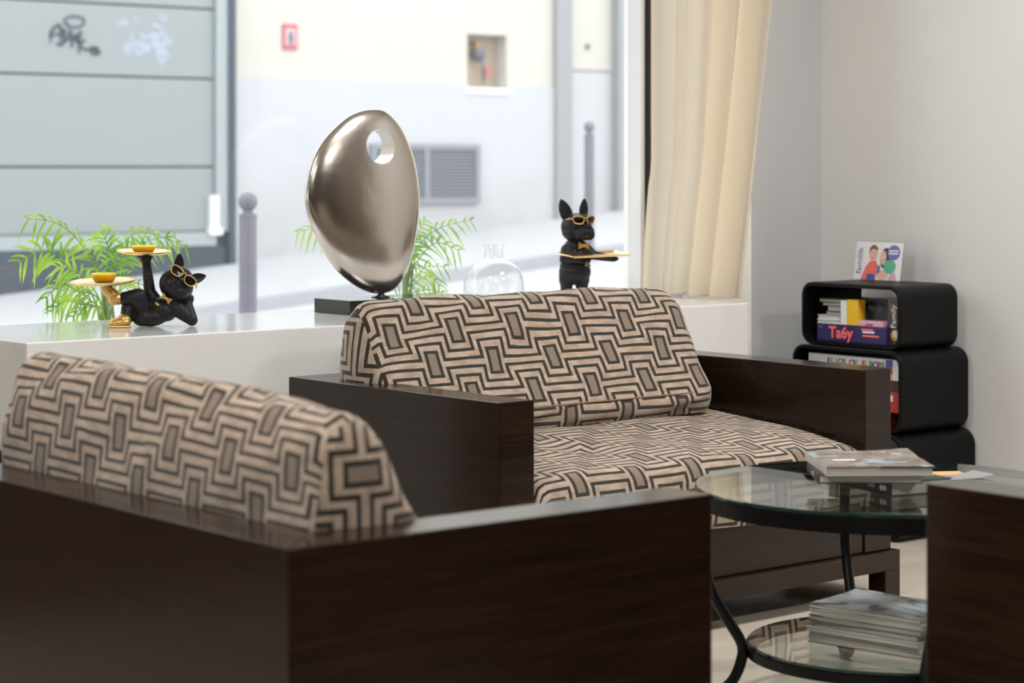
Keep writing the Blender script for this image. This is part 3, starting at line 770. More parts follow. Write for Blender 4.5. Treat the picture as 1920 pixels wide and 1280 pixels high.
# ================================================================== CUBE SHELVES
def rr(y0, y1, z0, z1, r, n=8):
    pts = []
    for cy, cz, a0 in ((y1 - r, z1 - r, 0), (y0 + r, z1 - r, 90), (y0 + r, z0 + r, 180), (y1 - r, z0 + r, 270)):
        for k in range(n + 1): a = R(a0 + 90 * k / n); pts.append((cy + r * math.cos(a), cz + r * math.sin(a)))
    return pts
def cube_shelf(x0, x1, y0, y1, z0, z1, r, label):
    e = empty('cube_shelf', ((x0 + x1) / 2, (y0 + y1) / 2, z0), 0, label, 'shelf', 'stacked black cube shelves')
    th = .013; hx = (x1 - x0) / 2; hy = (y1 - y0) / 2; h = z1 - z0
    o, i_ = rr(-hy, hy, 0, h, r), rr(-hy + th, hy - th, th, h - th, r - th); n = len(o); vs, fs = [], []
    c = .003
    oc = rr(-hy + c, hy - c, c, h - c, r - c)
    for loop, x in ((oc, -hx), (o, -hx + c), (o, hx - c), (oc, hx), (i_, hx), (i_, -hx)): vs += [(x, p[0], p[1]) for p in loop]
    for a in range(6):
        b = (a + 1) % 6
        for k in range(n): q = (k + 1) % n; fs.append((a * n + k, a * n + q, b * n + q, b * n + k))
    me = mesh('shell', vs, fs); bm = bmesh.new(); bm.from_mesh(me); me = from_bm('shell', bm)
    for p in me.polygons: p.use_smooth = True
    me.set_sharp_from_angle(angle=R(40))
    link('shell', me, 'black_shelf', e)
    return e
cube_shelf(5.480, 5.765, 4.710, 5.140, .606, .812, .045, 'topmost and smallest black rounded cube shelf holding board games')
cube_shelf(5.462, 5.795, 4.690, 5.165, .340, .605, .05, 'middle black rounded cube shelf behind the sofa arm')
cube_shelf(5.450, 5.812, 4.675, 5.190, .0, .339, .055, 'lowest and largest black rounded cube shelf standing on the floor')
def game(name, X, pxs, pys, depth, mat, label, cat='game box', group='games on the cube shelves', zb=None, rz=0, bev=.0015):
    a, b = at_x(pxs[0], pys[1], X), at_x(pxs[1], pys[0], X)
    z0 = zb if zb is not None else a.z
    w_ = abs(a.y - b.y); zt = (at_x((pxs[0] + pxs[1]) / 2, pys[0], X)).z; h = zt - z0
    e = empty(name, (X, (a.y + b.y) / 2, z0), rz, label, cat, group)
    box('box_body', 0, depth, -w_ / 2, w_ / 2, 0, h, mat, e, bev)
    return e, w_, h
M['g_purple'] = plain('deep_violet_box', (.028, .018, .115), .4); M['g_coral'] = plain('coral_print', (.95, .16, .13), .5)
M['g_lilac'] = plain('lilac_print', (.10, .08, .32), .5)
M['g_white'] = plain('white_box', (.74, .74, .74), .5); M['g_yellow'] = plain('amber_box', (.80, .46, .02), .45); M['g_green'] = plain('olive_green_cover', (.16, .26, .03), .5)
M['g_dark'] = cover_mat('dark_brown_box', ((.045, .032, .028), (.07, .05, .04), (.16, .09, .04)), 22); M['g_slate'] = cover_mat('slate_box', ((.16, .18, .19), (.22, .24, .26), (.34, .33, .31)), 25)
M['g_pink'] = plain('pink_box', (.66, .36, .48), .45); M['g_red'] = plain('red_box', (.42, .03, .022), .4); M['g_red_dark'] = plain('dark_red_box', (.24, .012, .02), .4)
M['g_gold'] = plain('gold_print', (.70, .42, .06), .5); M['g_blue'] = plain('blue_print', (.03, .09, .36), .5); M['g_sky'] = plain('sky_print', (.05, .36, .62), .5); M['g_leaf'] = plain('green_print', (.06, .32, .08), .5)
M['g_comic'] = cover_mat('blue_white_comic_print', ((.5, .55, .62), (.10, .18, .36), (.5, .1, .1)), 40); M['g_brown'] = plain('dark_brown_side', (.05, .03, .025), .5)
FR = (R(90), 0, R(-90))          # text on faces looking towards -x
zb = .606 + .0132
e, w_, h = game('game_box', 5.50, (1532, 1662), (610, 646), .22, 'g_purple', 'deep violet game box with coral lettering in the topmost cube', zb=zb)
hp = h
text('lettering', 'Ta6y', .052, 'g_coral', e, (-.0012, .045, h * .50), FR, .0006, .0016)
for i, (y, q, l, m_) in enumerate(((-.075, .62, .05, 'white_print'), (-.085, .40, .07, 'g_coral'), (-.07, .76, .05, 'g_coral'))): box('small_print', -.0012, 0, y - l / 2, y + l / 2, h * q, h * q + .006, m_, e)
box('small_print', -.0012, 0, w_ / 2 - .025, w_ / 2 - .006, h * .75, h * .88, 'g_lilac', e)
zt = zb + h + .0005
e, w2, h2 = game('game_box', 5.515, (1664, 1688), (560, 648), .2, 'g_dark', 'dark brown game box standing upright at the right inside the topmost cube', zb=zb)
text('lettering', 'Family', .03, 'white_print', e, (-.001, .0, h2 * .62), (R(90), R(-90), R(-90)), .0005)
k = lathe_me('badge', [(.011, 0), (.011, .001)], 20); k.transform(Matrix.Rotation(R(-90), 4, 'Y')); link('badge', k, 'g_white', e, (0, -.008, h2 * .25))
k = lathe_me('badge', [(.017, 0), (.017, .0006)], 20); k.transform(Matrix.Rotation(R(-90), 4, 'Y')); link('badge', k, 'g_gold', e, (0, -.004, h2 * .22))
def stack_book(px, hgt, mat, label, X, dep, name='book', cat='book'):
    global zt
    a, b = at_x(px[0], 600, X), at_x(px[1], 600, X); w_ = abs(a.y - b.y)
    e = empty(name, (X, (a.y + b.y) / 2, zt), 0, label, cat, 'books and games in the topmost cube')
    box('cover', 0, dep, -w_ / 2, w_ / 2, 0, .0015, mat, e); box('cover', 0, dep, -w_ / 2, w_ / 2, hgt - .0015, hgt, mat, e)
    box('pages', .002, dep, -w_ / 2 + .002, w_ / 2 - .002, .0015, hgt - .0015, 'pages_w' if mat == 'g_white' else 'pages_g', e)
    zt += hgt + .0004; return e
zsave = zt
stack_book((1532, 1576), .013, 'g_white', 'pale book lying directly on the violet game box', 5.505, .2); stack_book((1533, 1576), .014, 'g_white', 'second pale book above the violet game box', 5.508, .2)
stack_book((1548, 1577), .012, 'g_dark', 'dark thin book in the small pile inside the topmost cube', 5.51, .18); eb = stack_book((1551, 1577), .018, 'g_blue', 'blue and white book in the small pile inside the topmost cube', 5.512, .18)
stack_book((1542, 1578), .010, 'g_slate', 'slate coloured book under the green one', 5.51, .18); stack_book((1536, 1600), .011, 'g_green', 'olive green book on top of the pile in the topmost cube', 5.52, .17)
zt = zsave
e, w3_, h3 = game('game_box', 5.497, (1576, 1587), (563, 611), .03, 'g_white', 'narrow white box standing on the violet game box', zb=zt)
e, w3_, h3 = game('game_box', 5.497, (1587.5, 1609), (562, 611), .035, 'g_yellow', 'amber yellow box standing on the violet game box', zb=zt)
e, w3_, h3 = game('game_box', 5.50, (1608.5, 1656), (602, 615), .10, 'g_pink', 'small flat pink box lying on the violet game box', zb=zt)
box('small_print', -.001, 0, -.01, .02, .004, .008, 'g_red_dark', e)
e, w4_, h4 = game('game_box', 5.565, (1613, 1650), (560, 600), .10, 'g_slate', 'slate grey box standing behind the pink one', zb=zt + .0005)
e.location.x = 5.605
# middle cube
z2 = .340 + .0132
e, w5, h5 = game('game_box', 5.485, (1640, 1692), (773, 812), .2, 'g_red_dark', 'dark red game box at the bottom of the middle cube', zb=z2)
e.location.y += .06; e.children[0].scale.y = 1.0
box('picture_print', -.001, 0, -w5 / 2 + .045, w5 / 2, .004, h5 - .004, 'g_comic', e)
z2 += h5 + .0005
e, w6, h6 = game('game_box', 5.49, (1560, 1690), (730, 773), .19, 'g_red', 'bright red game box with gold marks in the middle cube', zb=z2, rz=R(-4))
box('white_label', -.001, 0, -w6 / 2 + .028, -w6 / 2 + .05, h6 * .55, h6 * .85, 'g_white', e)
for y, q in ((-.06, .5), (-.07, .4), (-.075, .3), (-.055, .45)): box('gold_mark', -.001, 0, y + .0, y + .008, h6 * q, h6 * q + .008, 'g_gold', e)
z2 += h6 + .0005
e, w7, h7 = game('game_box', 5.488, (1540, 1692), (708, 730), .21, 'g_brown', 'dark brown flat game box above the red one', zb=z2)
z2 += h7 + .0005
e, w8, h8 = game('game_box', 5.484, (1516, 1686), (668, 706), .22, 'g_white', 'white game box with coloured lettering and flag strip in the middle cube', zb=z2)
word = 'FLAGS OF EUROPE'; cols = ['g_red', 'g_sky', 'g_gold', 'g_leaf', 'g_blue', 'g_red', 'g_red', 'g_sky', 'g_gold', 'g_red', 'g_gold', 'g_leaf', 'g_blue', 'g_red', 'g_leaf']
for i, ch in enumerate(word):
    if ch != ' ': text('lettering', ch, .030, cols[i], e, (-.001, .105 - i * .0168, h8 * .66), FR, .0004, .0006)
text('lettering', 'EUROPE', .012, 'g_red', e, (-.001, -.115, h8 * .22), FR, .0004)
fy = -w8 / 2 + .055
for i, (m_, q0, q1) in enumerate((('g_lilac', .62, 1), ('g_leaf', .0, .6), ('g_red', .3, .6), ('g_gold', 0, .3))):
    y0_ = fy if i in (0, 1) else fy - .012
    box('flag_strip', -.001 - .0002 * i, 0, y0_ - (.028 if i == 0 else .015), y0_, h8 * q0 * .98, h8 * q1 * .98, m_, e)
for dx, m_ in ((.0, 'g_leaf'), (.016, 'g_red'), (.03, 'g_sky')): box('flag_mark', -.001, 0, w8 / 2 - .018 - dx, w8 / 2 - .004 - dx, h8 * .45, h8 * .62, m_, e)
# card in an acrylic stand
ca, cb = Vector((5.722, 5.122)), Vector((5.722, 4.908))
ce = empty('photo_card', (5.715, (ca.y + cb.y) / 2, .8125), 0, 'small printed photo card in a clear stand on top of the cube shelf', 'card')
cw, chh = .205, .128; tl = R(9)
cr = (0, tl, 0)
box('acrylic_stand', -.002, .0, -cw / 2 - .004, cw / 2 + .004, 0, chh + .006, 'acrylic', ce, rot=cr); box('stand_foot', 0, .045, -cw / 2, cw / 2, 0, .002, 'acrylic', ce)
M['c_card'] = plain('white_card', (.78, .78, .79), .5, var=.01); M['c_coral'] = plain('coral_shirt_print', (.80, .16, .13), .5); M['c_skin'] = plain('skin_print', (.72, .45, .36), .5); M['c_hair'] = plain('dark_hair_print', (.06, .04, .05), .5)
M['c_violet'] = plain('violet_print', (.16, .15, .42), .5); M['c_greenp'] = plain('green_disc_print', (.10, .42, .28), .5); M['c_brown'] = plain('brown_hair_print', (.17, .11, .09), .5)
box('card_sheet', -.0035, -.0022, -cw / 2, cw / 2, .001, chh, 'c_card', ce, rot=cr)
def prn(name, pts, mat, lay):
    """flat print; pts in card units 0..1 from the left top as seen"""
    vs = [(-.0037 - .00025 * lay, cw / 2 - u * cw, chh * (1 - v)) for u, v in pts]
    link(name, mesh(name, vs, [tuple(range(len(vs)))]), mat, ce, rot=cr)
def ell(cx, cy, rx, ry, n=20): return [(cx + rx * math.cos(2 * math.pi * i / n), cy + ry * math.sin(2 * math.pi * i / n)) for i in range(n)]
prn('print_hair', ell(.66, .42, .13, .28), 'c_hair', 0); prn('print_shirt', [(.16, .99), (.24, .66), (.33, .50), (.46, .48), (.50, .62), (.48, .99)], 'c_coral', 1)
prn('print_face', ell(.39, .31, .095, .19), 'c_skin', 2); prn('print_hair', [(.295, .30), (.30, .15), (.36, .07), (.43, .08), (.485, .17), (.47, .22), (.38, .17), (.33, .22)], 'c_brown', 3)
prn('print_face', ell(.60, .40, .07, .19), 'c_skin', 2); prn('print_hand', ell(.62, .86, .12, .13), 'c_skin', 2); prn('print_dress', [(.74, .99), (.78, .80), (.88, .78), (.92, .99)], 'g_pink', 1)
prn('print_shirt', [(.29, .99), (.29, .84), (.45, .84), (.46, .99)], 'g_blue', 2); prn('print_disc', ell(.82, .26, .135, .20), 'c_violet', 4); prn('print_disc', ell(.76, .63, .13, .18), 'c_greenp', 5)
prn('print_hair', [(.50, .60), (.56, .62), (.56, .78), (.49, .86)], 'c_violet', 3)
for v in (.20, .27): prn('print_line', [(.72, v), (.92, v), (.92, v + .035), (.72, v + .035)], 'white_print', 6)
for q, (u, v) in enumerate(((.35, .19), (.41, .19), (.575, .37), (.63, .37))): prn('print_eye', ell(u + .01, v + .09, .008, .012, 8), 'c_hair', 5)
prn('print_mouth', [(.35, .40), (.42, .40), (.40, .43), (.37, .43)], 'c_coral', 5); prn('print_mouth', [(.575, .50), (.625, .50), (.61, .525), (.59, .525)], 'c_coral', 5)
tx = text('lettering', 'familib', .034, 'c_violet', ce, (0, 0, 0), (0, 0, 0), .0002)
tx.matrix_local = Matrix.Rotation(tl, 4, 'Y') @ Matrix.Translation((-.0042, cw / 2 - .022, chh * .5)) @ Euler((0, R(-90), 0)).to_matrix().to_4x4() @ Matrix.Rotation(0, 4, 'Z')

# ================================================================== SCULPTURE ON THE LEDGE
SX, SY = 4.037, 5.535
sb = empty('egg_sculpture', (SX, SY, LZ), 0, 'tall egg shaped nickel sculpture with a round hole on a black stone base', 'sculpture')
box('stone_base', -.182, .273, -.095, .095, .0003, .043, 'black_marble', sb, .002)
link('stem', lathe_me('stem', [(.03, .043), (.028, .046), (.011, .050), (.010, .062)], 24), 'black_marble', sb, smooth=True)
out = [(430, 62), (500, 68), (560, 115), (610, 185), (650, 275), (680, 370), (697, 470), (707, 570), (705, 660), (695, 760), (675, 870), (645, 980), (600, 1070), (550, 1120), (490, 1137), (430, 1130), (360, 1100), (290, 1050), (220, 980), (160, 890), (110, 790), (75, 700), (55, 600), (57, 520), (75, 420), (105, 330), (150, 250), (210, 180), (290, 110), (360, 75)]
ol = [((a - 484) / 3.12 / 494 * 1.0, (1137 - b) / 3.12 / 611 + .054) for a, b in out]
ol = [(p.x, p.y) for p in spline([(a, b, 0) for a, b in ol], 4, True)]
cx_, cz_ = -.03, .29; NS = 22; vs, fs = [], []; n = len(ol); TH = .047
for side in (-1, 1):
    for j in range(NS):
        s = math.sin(math.pi / 2 * j / (NS - 1)) if j else 0.
        for a, b in ol: vs.append((cx_ + (a - cx_) * s, side * TH * math.sqrt(max(0, 1 - s * s)), cz_ + (b - cz_) * s))
for q in (0, 1):
    for j in range(NS - 1):
        for i in range(n):
            k = (i + 1) % n; b0 = q * NS * n; f = (b0 + j * n + i, b0 + j * n + k, b0 + (j + 1) * n + k, b0 + (j + 1) * n + i); fs.append(f if q else f[::-1])
me = mesh('egg', vs, fs); bm = bmesh.new(); bm.from_mesh(me); bmesh.ops.remove_doubles(bm, verts=bm.verts[:], dist=1e-5); bmesh.ops.dissolve_degenerate(bm, edges=bm.edges[:], dist=1e-6); me = from_bm('egg', bm)
eo = bpy.data.objects.new('egg_tmp', me); COL.objects.link(eo)
cy = lathe_me('cut', [(.053, -.2), (.053, .2)], 48); cy.transform(Matrix.Translation((-.026, 0, .503)) @ Matrix.Rotation(R(90), 4, 'X'))
co = bpy.data.objects.new('cut_tmp', cy); COL.objects.link(co)
mo = eo.modifiers.new('b', 'BOOLEAN'); mo.operation = 'DIFFERENCE'; mo.object = co; mo.solver = 'EXACT'
em = evaluated(eo); bpy.data.objects.remove(eo); bpy.data.objects.remove(co)
em.materials.clear()
for p in em.polygons: p.use_smooth = True
em.set_sharp_from_angle(angle=R(35))
link('egg_body', em, 'nickel', sb)

# ================================================================== GLASS BOTTLE
bp = at_y(926, 540, 5.47)
gb = empty('glass_bottle', (bp.x, bp.y, LZ + .0005), 0, 'clear round glass bottle with short neck standing on the ledge', 'bottle')
zt_ = at_y(926, 458, 5.47).z - LZ; rb = .096
pf = [(.03, .0), (rb * .8, .002), (rb * .97, .03), (rb, .065), (rb * .96, .095), (rb * .84, .12), (rb * .6, .140), (.036, .150), (.031, .158), (.030, zt_ - .015), (.034, zt_ - .008), (.034, zt_)]
pf = [(p.x, p.y) for p in spline([(a, b, 0) for a, b in pf], 4)]
link('bottle_wall', lathe_me('bottle', pf + [(r - .003, z_) for r, z_ in pf[::-1] if z_ > .006], 48, False), 'bottle', gb, smooth=True)

# ================================================================== DOG FIGURINES
def glasses(parent, M4, lens_w, lens_h, gap, tr, depth_wrap=0., temple=None):
    """sunglasses in a local plane (x right, z up) placed by M4"""
    g = []
    for s in (-1, 1):
        pts = []
        for i in range(28):
            a = 2 * math.pi * i / 28; x = lens_w * math.copysign(abs(math.cos(a)) ** .75, math.cos(a)); zz = lens_h * math.copysign(abs(math.sin(a)) ** .75, math.sin(a))
            if zz < 0: x *= .86
            x += s * (gap + lens_w); pts.append(M4 @ Vector((x, depth_wrap * x * x, zz + .10 * lens_h * s * (x - s * (gap + lens_w)) / lens_w)))
        link('glasses_frame', tube_me('rim', pts, tr, 8, True), 'gold_paint', parent, smooth=True)
        c = sum(pts, Vector()) / len(pts)
        link('lens', mesh('lens', pts + [c], [(i, (i + 1) % 28, 28) for i in range(28)]), 'lens', parent)
    link('glasses_bridge', tube_me('bridge', [M4 @ Vector((x, 0, lens_h * .45 + .002 * math.cos(x / gap))) for x in (-gap * 1.1, 0, gap * 1.1)], tr, 8), 'gold_paint', parent, smooth=True)
    if temple:
        for s in temple:
            p0 = Vector((s * (gap + 2 * lens_w) * .98, depth_wrap * (gap + 2 * lens_w) ** 2, lens_h * .4))
            link('glasses_temple', tube_me('temple', [M4 @ p0, M4 @ (p0 + Vector((s * .007, .012, -.001))), M4 @ (p0 + Vector((s * .009, .034, -.004)))], tr * .95, 8), 'gold_paint', parent, smooth=True)
def ear_me(tip, base, wdt, nrm, thick=.006):
    """cupped pointed ear"""
    tip, base, nrm = Vector(tip), Vector(base), Vector(nrm).normalized(); ax = tip - base; side = ax.cross(nrm).normalized()
    vs, fs = [], []; nu, nv = 8, 10
    for s in (0, 1):
        for j in range(nv + 1):
            t = j / nv; wv = wdt * (math.sin(math.pi * min(1, .22 + .78 * t)) ** .7 if t < 1 else 0.) * (1 - .15 * t) + .0004
            for i in range(nu + 1):
                u = -1 + 2 * i / nu; cup = (u * u - .3) * wdt * .45 * (1 - t)
                p = base + ax * t + side * u * wv + nrm * (cup + (thick * (1 - .7 * t) * (1 - u * u * .8) if s == 0 else -thick * .2)) * (-1 if s else 1) * (1 if s == 0 else -1)
                if s == 1: p = base + ax * t + side * u * wv + nrm * cup
                else: p = base + ax * t + side * u * wv + nrm * (cup - thick * (1 - .6 * t) * (1 - .9 * u * u) - .0006)
                vs.append(p)
    N = (nu + 1) * (nv + 1)
    for j in range(nv):
        for i in range(nu):
            q = j * (nu + 1) + i; fs += [(q, q + nu + 1, q + nu + 2, q + 1), (N + q, N + q + 1, N + q + nu + 2, N + q + nu + 1)]
    bnd = [i for i in range(nu + 1)] + [j * (nu + 1) + nu for j in range(1, nv + 1)] + [nv * (nu + 1) + i for i in range(nu - 1, -1, -1)] + [j * (nu + 1) for j in range(nv - 1, 0, -1)]
    for a, b in zip(bnd, bnd[1:] + bnd[:1]): fs.append((a, b, b + N, a + N))
    me = mesh('ear', vs, fs); bm = bmesh.new(); bm.from_mesh(me); return from_bm('ear', bm)
def bow_me(sz):
    pts = [(-1, .62), (-.55, .42), (-.18, .2), (.18, .2), (.55, .42), (1, .62), (.93, 0), (1, -.62), (.55, -.42), (.18, -.2), (-.18, -.2), (-.55, -.42), (-1, -.62), (-.93, 0)]
    me = prism_me('bow', [(a * sz, b * sz) for a, b in pts], -.003, .003)
    bm = bmesh.new(); bm.from_mesh(me); bmesh.ops.create_uvsphere(bm, u_segments=12, v_segments=8, radius=1, matrix=Matrix.Diagonal((sz * .26, .0055, sz * .32, 1)))
    return from_bm('bow', bm)
def tray_me(r, h=.008):
    return lathe_me('tray', [(.001, 0), (r * .80, 0), (r * .93, h * .45), (r, h), (r - .002, h + .0012), (r * .92, h * .62), (r * .79, .0016), (.001, .0016)], 64, False)
# --- reclining one: local x to the right as seen from the lounge, -y towards the lounge
D1 = Vector((3.177, 5.420, LZ + .0005)); K = 1 / 4300.
d1 = empty('dog_figurine', D1, YAW + R(8), 'black dog figurine in gold sunglasses reclining on the ledge and balancing two gold trays', 'figurine', 'black dog figurines')
def q(zx, zy, y=0.): return Vector(((zx - 700) * K, y, (1103 - zy) * K))
def rr_(v): return v * K
hdc = q(955, 615, -.006)
body = [('e', q(640, 985, .0), (rr_(225), .046, rr_(120))), ('e', q(780, 900, .0), (rr_(190), .042, rr_(130)), (0, R(33), 0)), ('e', q(880, 820, .0), (rr_(120), .036, rr_(100)), (0, R(38), 0)),
        ('e', q(560, 1010, 0), (rr_(130), .044, rr_(92))),
        ('c', q(700, 790, .004), q(640, 700, .008), rr_(82), rr_(76)), ('c', q(640, 700, .008), q(600, 330, .008), rr_(74), rr_(56)), ('c', q(598, 325, .008), q(596, 268, .008), rr_(60), rr_(82)), ('e', q(585, 268, .008), (rr_(105), .022, rr_(30))),
        ('c', q(970, 900, -.006), q(1140, 1035, -.012), rr_(100), rr_(66)), ('c', q(1140, 1030, -.012), q(1085, 845, .002), rr_(72), rr_(64)), ('e', q(1105, 800, .006), (rr_(56), .014, rr_(78)), (0, R(25), 0)),
        ('c', q(560, 860, -.02), q(505, 745, -.026), rr_(110), rr_(105)), ('c', q(505, 745, -.026), q(350, 765, -.024), rr_(102), rr_(82)), ('c', q(560, 870, -.02), q(590, 830, -.018), rr_(90), rr_(80)), ('c', q(500, 850, -.0), q(395, 880, -.006), rr_(92), rr_(92)), ('c', q(395, 880, -.010), q(372, 1000, -.022), rr_(92), rr_(78)), ('c', q(330, 765, -.024), q(318, 768, -.024), rr_(66), rr_(62)),
        ('e', hdc, (rr_(212), .044, rr_(190)), (0, R(38), 0)), ('e', q(925, 640, -.026), (rr_(165), .026, rr_(118)), (0, R(38), 0)), ('e', q(880, 590, -.030), (rr_(100), .022, rr_(92))), ('e', q(1000, 690, -.030), (rr_(100), .022, rr_(92))),
        ('e', q(975, 585, -.044), (rr_(48), .011, rr_(34)), (0, R(38), 0)), ('e', q(1040, 480, -.014), (rr_(120), .026, rr_(80)), (0, R(38), 0))]
blob('body', body, .0017, 'black_resin', d1, 5)
for tip, base, wd in ((q(995, 235, .004), q(985, 420, .004), .0135), (q(1310, 505, .006), q(1130, 555, .004), .0145)):
    link('ear', ear_me(tip, base, wd, (0, -1, .1)), 'black_resin', d1, smooth=True)
GM = Matrix.Translation(q(1043, 492, -.054)) @ Matrix.Rotation(R(38), 4, 'Y') @ Matrix.Rotation(R(-12), 4, 'X')
glasses(d1, GM, .0180, .0125, .0045, .0019, 8., (-1, 1))
link('bow_tie', bow_me(.0150), 'gold_paint', d1, q(838, 762, -.050), (0, R(38), 0))
link('button', prism_me('b', [(-.006, -.003), (.006, -.003), (.006, .003), (-.006, .003)], -.002, .002), 'gold_paint', d1, q(733, 828, -.046), (R(-8), R(40), 0))
blob('shoe', [('e', q(300, 1042, -.030), (rr_(132), .024, rr_(60))), ('e', q(345, 1012, -.026), (rr_(88), .022, rr_(70))), ('e', q(240, 1050, -.032), (rr_(80), .024, rr_(52)))], .0016, 'gold_paint', d1, 5)
box('shoe_sole', -.029, .028, -.020, .020, 0, .005, 'gold_paint', d1, .002, loc=q(300, 1103, -.030))
blob('shoe', [('c', q(275, 770, -.024), q(150, 665, -.024), rr_(70), rr_(72)), ('e', q(235, 770, -.024), (rr_(85), .021, rr_(72)), (0, R(-20), 0))], .0016, 'gold_paint', d1, 5)
link('tray_post', lathe_me('post', [(.013, 0), (.011, .004), (.012, .009)], 20), 'black_resin', d1, q(155, 612, -.024) + Vector((0, 0, -.004)), smooth=True)
t1c, t2c = q(570, 215, .008), q(100, 575, -.024)
t1c.z = q(0, 238).z; t2c.z = q(0, 585).z
link('tray', tray_me(.077), 'gold', d1, t1c, (R(2.5), R(1), 0), smooth=True)
link('tray', tray_me(.094), 'gold', d1, t2c, (R(2.5), R(-2), 0), smooth=True)
Rm = Matrix.Translation(D1) @ Matrix.Rotation(YAW + R(8), 4, 'Z')
def candle(loc, r, h, label):
    e = empty('yellow_candle', loc, 0, label, 'candle', 'candles on the gold trays')
    link('candle_body', lathe_me('c', [(r * .70, 0), (r * .86, h * .25), (r * .97, h * .7), (r, h * .95), (r * .97, h), (r * .9, h * .93), (.002, h * .90)], 40), 'candle', e, smooth=True)
    link('wick', tube_me('w', [(0, 0, h * .85), (.0005, 0, h * 1.0), (.001, 0, h * 1.08)], .0008, 6), 'gasket', e)
candle(Rm @ (t1c + Vector((.0, -.004, .0030))), .034, .020, 'round yellow candle on the upper gold tray of the reclining dog')
candle(Rm @ (t2c + Vector((.002, -.004, .0032))), .034, .026, 'round yellow candle on the lower gold tray of the reclining dog')
# --- standing waiter
K2 = 1 / 3036.
pd = at_y(1078, 560, 5.53); D2 = Vector((pd.x, pd.y, LZ + .0005))
d2 = empty('dog_figurine', D2, YAW + R(10), 'black dog figurine in gold sunglasses standing upright and holding a gold tray', 'figurine', 'black dog figurines')
def p2(zx, zy, y=0.): return Vector(((zx - 420) * K2, y, (1195 - zy) * K2))
k2 = lambda v: v * K2
body = [('c', p2(332, 1136, 0), p2(335, 1000, 0), k2(58), k2(64)), ('c', p2(492, 1134, 0), p2(490, 1000, 0), k2(60), k2(66)), ('e', p2(325, 1167, -.008), (k2(62), .028, k2(28))), ('e', p2(495, 1167, -.008), (k2(64), .028, k2(28))),
        ('e', p2(420, 900, 0), (k2(162), .046, k2(135))), ('c', p2(340, 930, 0), p2(338, 985, 0), k2(82), k2(80)), ('c', p2(488, 930, 0), p2(488, 985, 0), k2(84), k2(80)),
        ('e', p2(422, 790, 0), (k2(160), .046, k2(75))), ('e', p2(425, 730, 0), (k2(148), .042, k2(105))), ('e', p2(430, 640, .002), (k2(118), .034, k2(70))), ('c', p2(330, 680, -.006), p2(305, 760, -.016), k2(58), k2(50)), ('c', p2(305, 765, -.016), p2(420, 780, -.046), k2(50), k2(38)),
        ('c', p2(530, 670, -.006), p2(590, 730, -.016), k2(55), k2(48)), ('c', p2(590, 735, -.016), p2(790, 768, -.036), k2(48), k2(34)), ('e', p2(800, 770, -.037), (k2(42), .014, k2(24))),
        ('e', p2(432, 455, 0), (k2(155), .048, k2(140))), ('e', p2(425, 500, -.004), (k2(142), .044, k2(105))), ('e', p2(500, 505, -.034), (k2(98), .026, k2(82))), ('e', p2(455, 530, -.036), (k2(68), .022, k2(62))), ('e', p2(548, 525, -.036), (k2(52), .022, k2(60))), ('e', p2(515, 440, -.052), (k2(44), .012, k2(30))), ('e', p2(470, 380, -.022), (k2(125), .03, k2(58)))]
blob('body', body, .0019, 'black_resin', d2, 5)
link('waistband', lathe_me('belt', [(k2(152), -.003), (k2(158), 0), (k2(152), .003)], 40, False), 'black_resin', d2, p2(421, 838), smooth=True).scale = (1, .88, 1)
for tip, base, wd in ((p2(280, 175, .004), p2(345, 375, .002), .0235), (p2(522, 168, .006), p2(500, 350, .004), .0165)): link('ear', ear_me(tip, base, wd, (.25, -1, 0)), 'black_resin', d2, smooth=True)
GM = Matrix.Translation(p2(492, 382, -.057)) @ Matrix.Rotation(R(20), 4, 'Z')
glasses(d2, GM, .0185, .0125, .0045, .0023, 7., (-1, 1))
link('bow_tie', bow_me(.0185), 'gold_paint', d2, p2(482, 638, -.046), (0, R(2), R(12)))
text('buckle', 'B', .019, 'gold_paint', d2, p2(508, 825, -.047), (R(90), 0, R(8)), .0018, .0008)
# rectangular tray with a turned-up rim
tv = []; tw, td = .115, .052
for s, zz in ((.86, 0), (1, .006), (.985, .0075), (.85, .0018)):
    for x, y in ((-1, -1), (1, -1), (1, 1), (-1, 1)): tv.append((x * tw * (s if s > .9 else s + .04), y * td * s, zz))
tf = [(3, 2, 1, 0), (12, 13, 14, 15)]
for a in range(3):
    for k in range(4): j = (k + 1) % 4; tf.append((a * 4 + k, a * 4 + j, a * 4 + 4 + j, a * 4 + 4 + k))
link('tray', mesh('tray', tv, tf), 'gold', d2, p2(575, 733, -.058), (R(5), R(-1), R(20)))

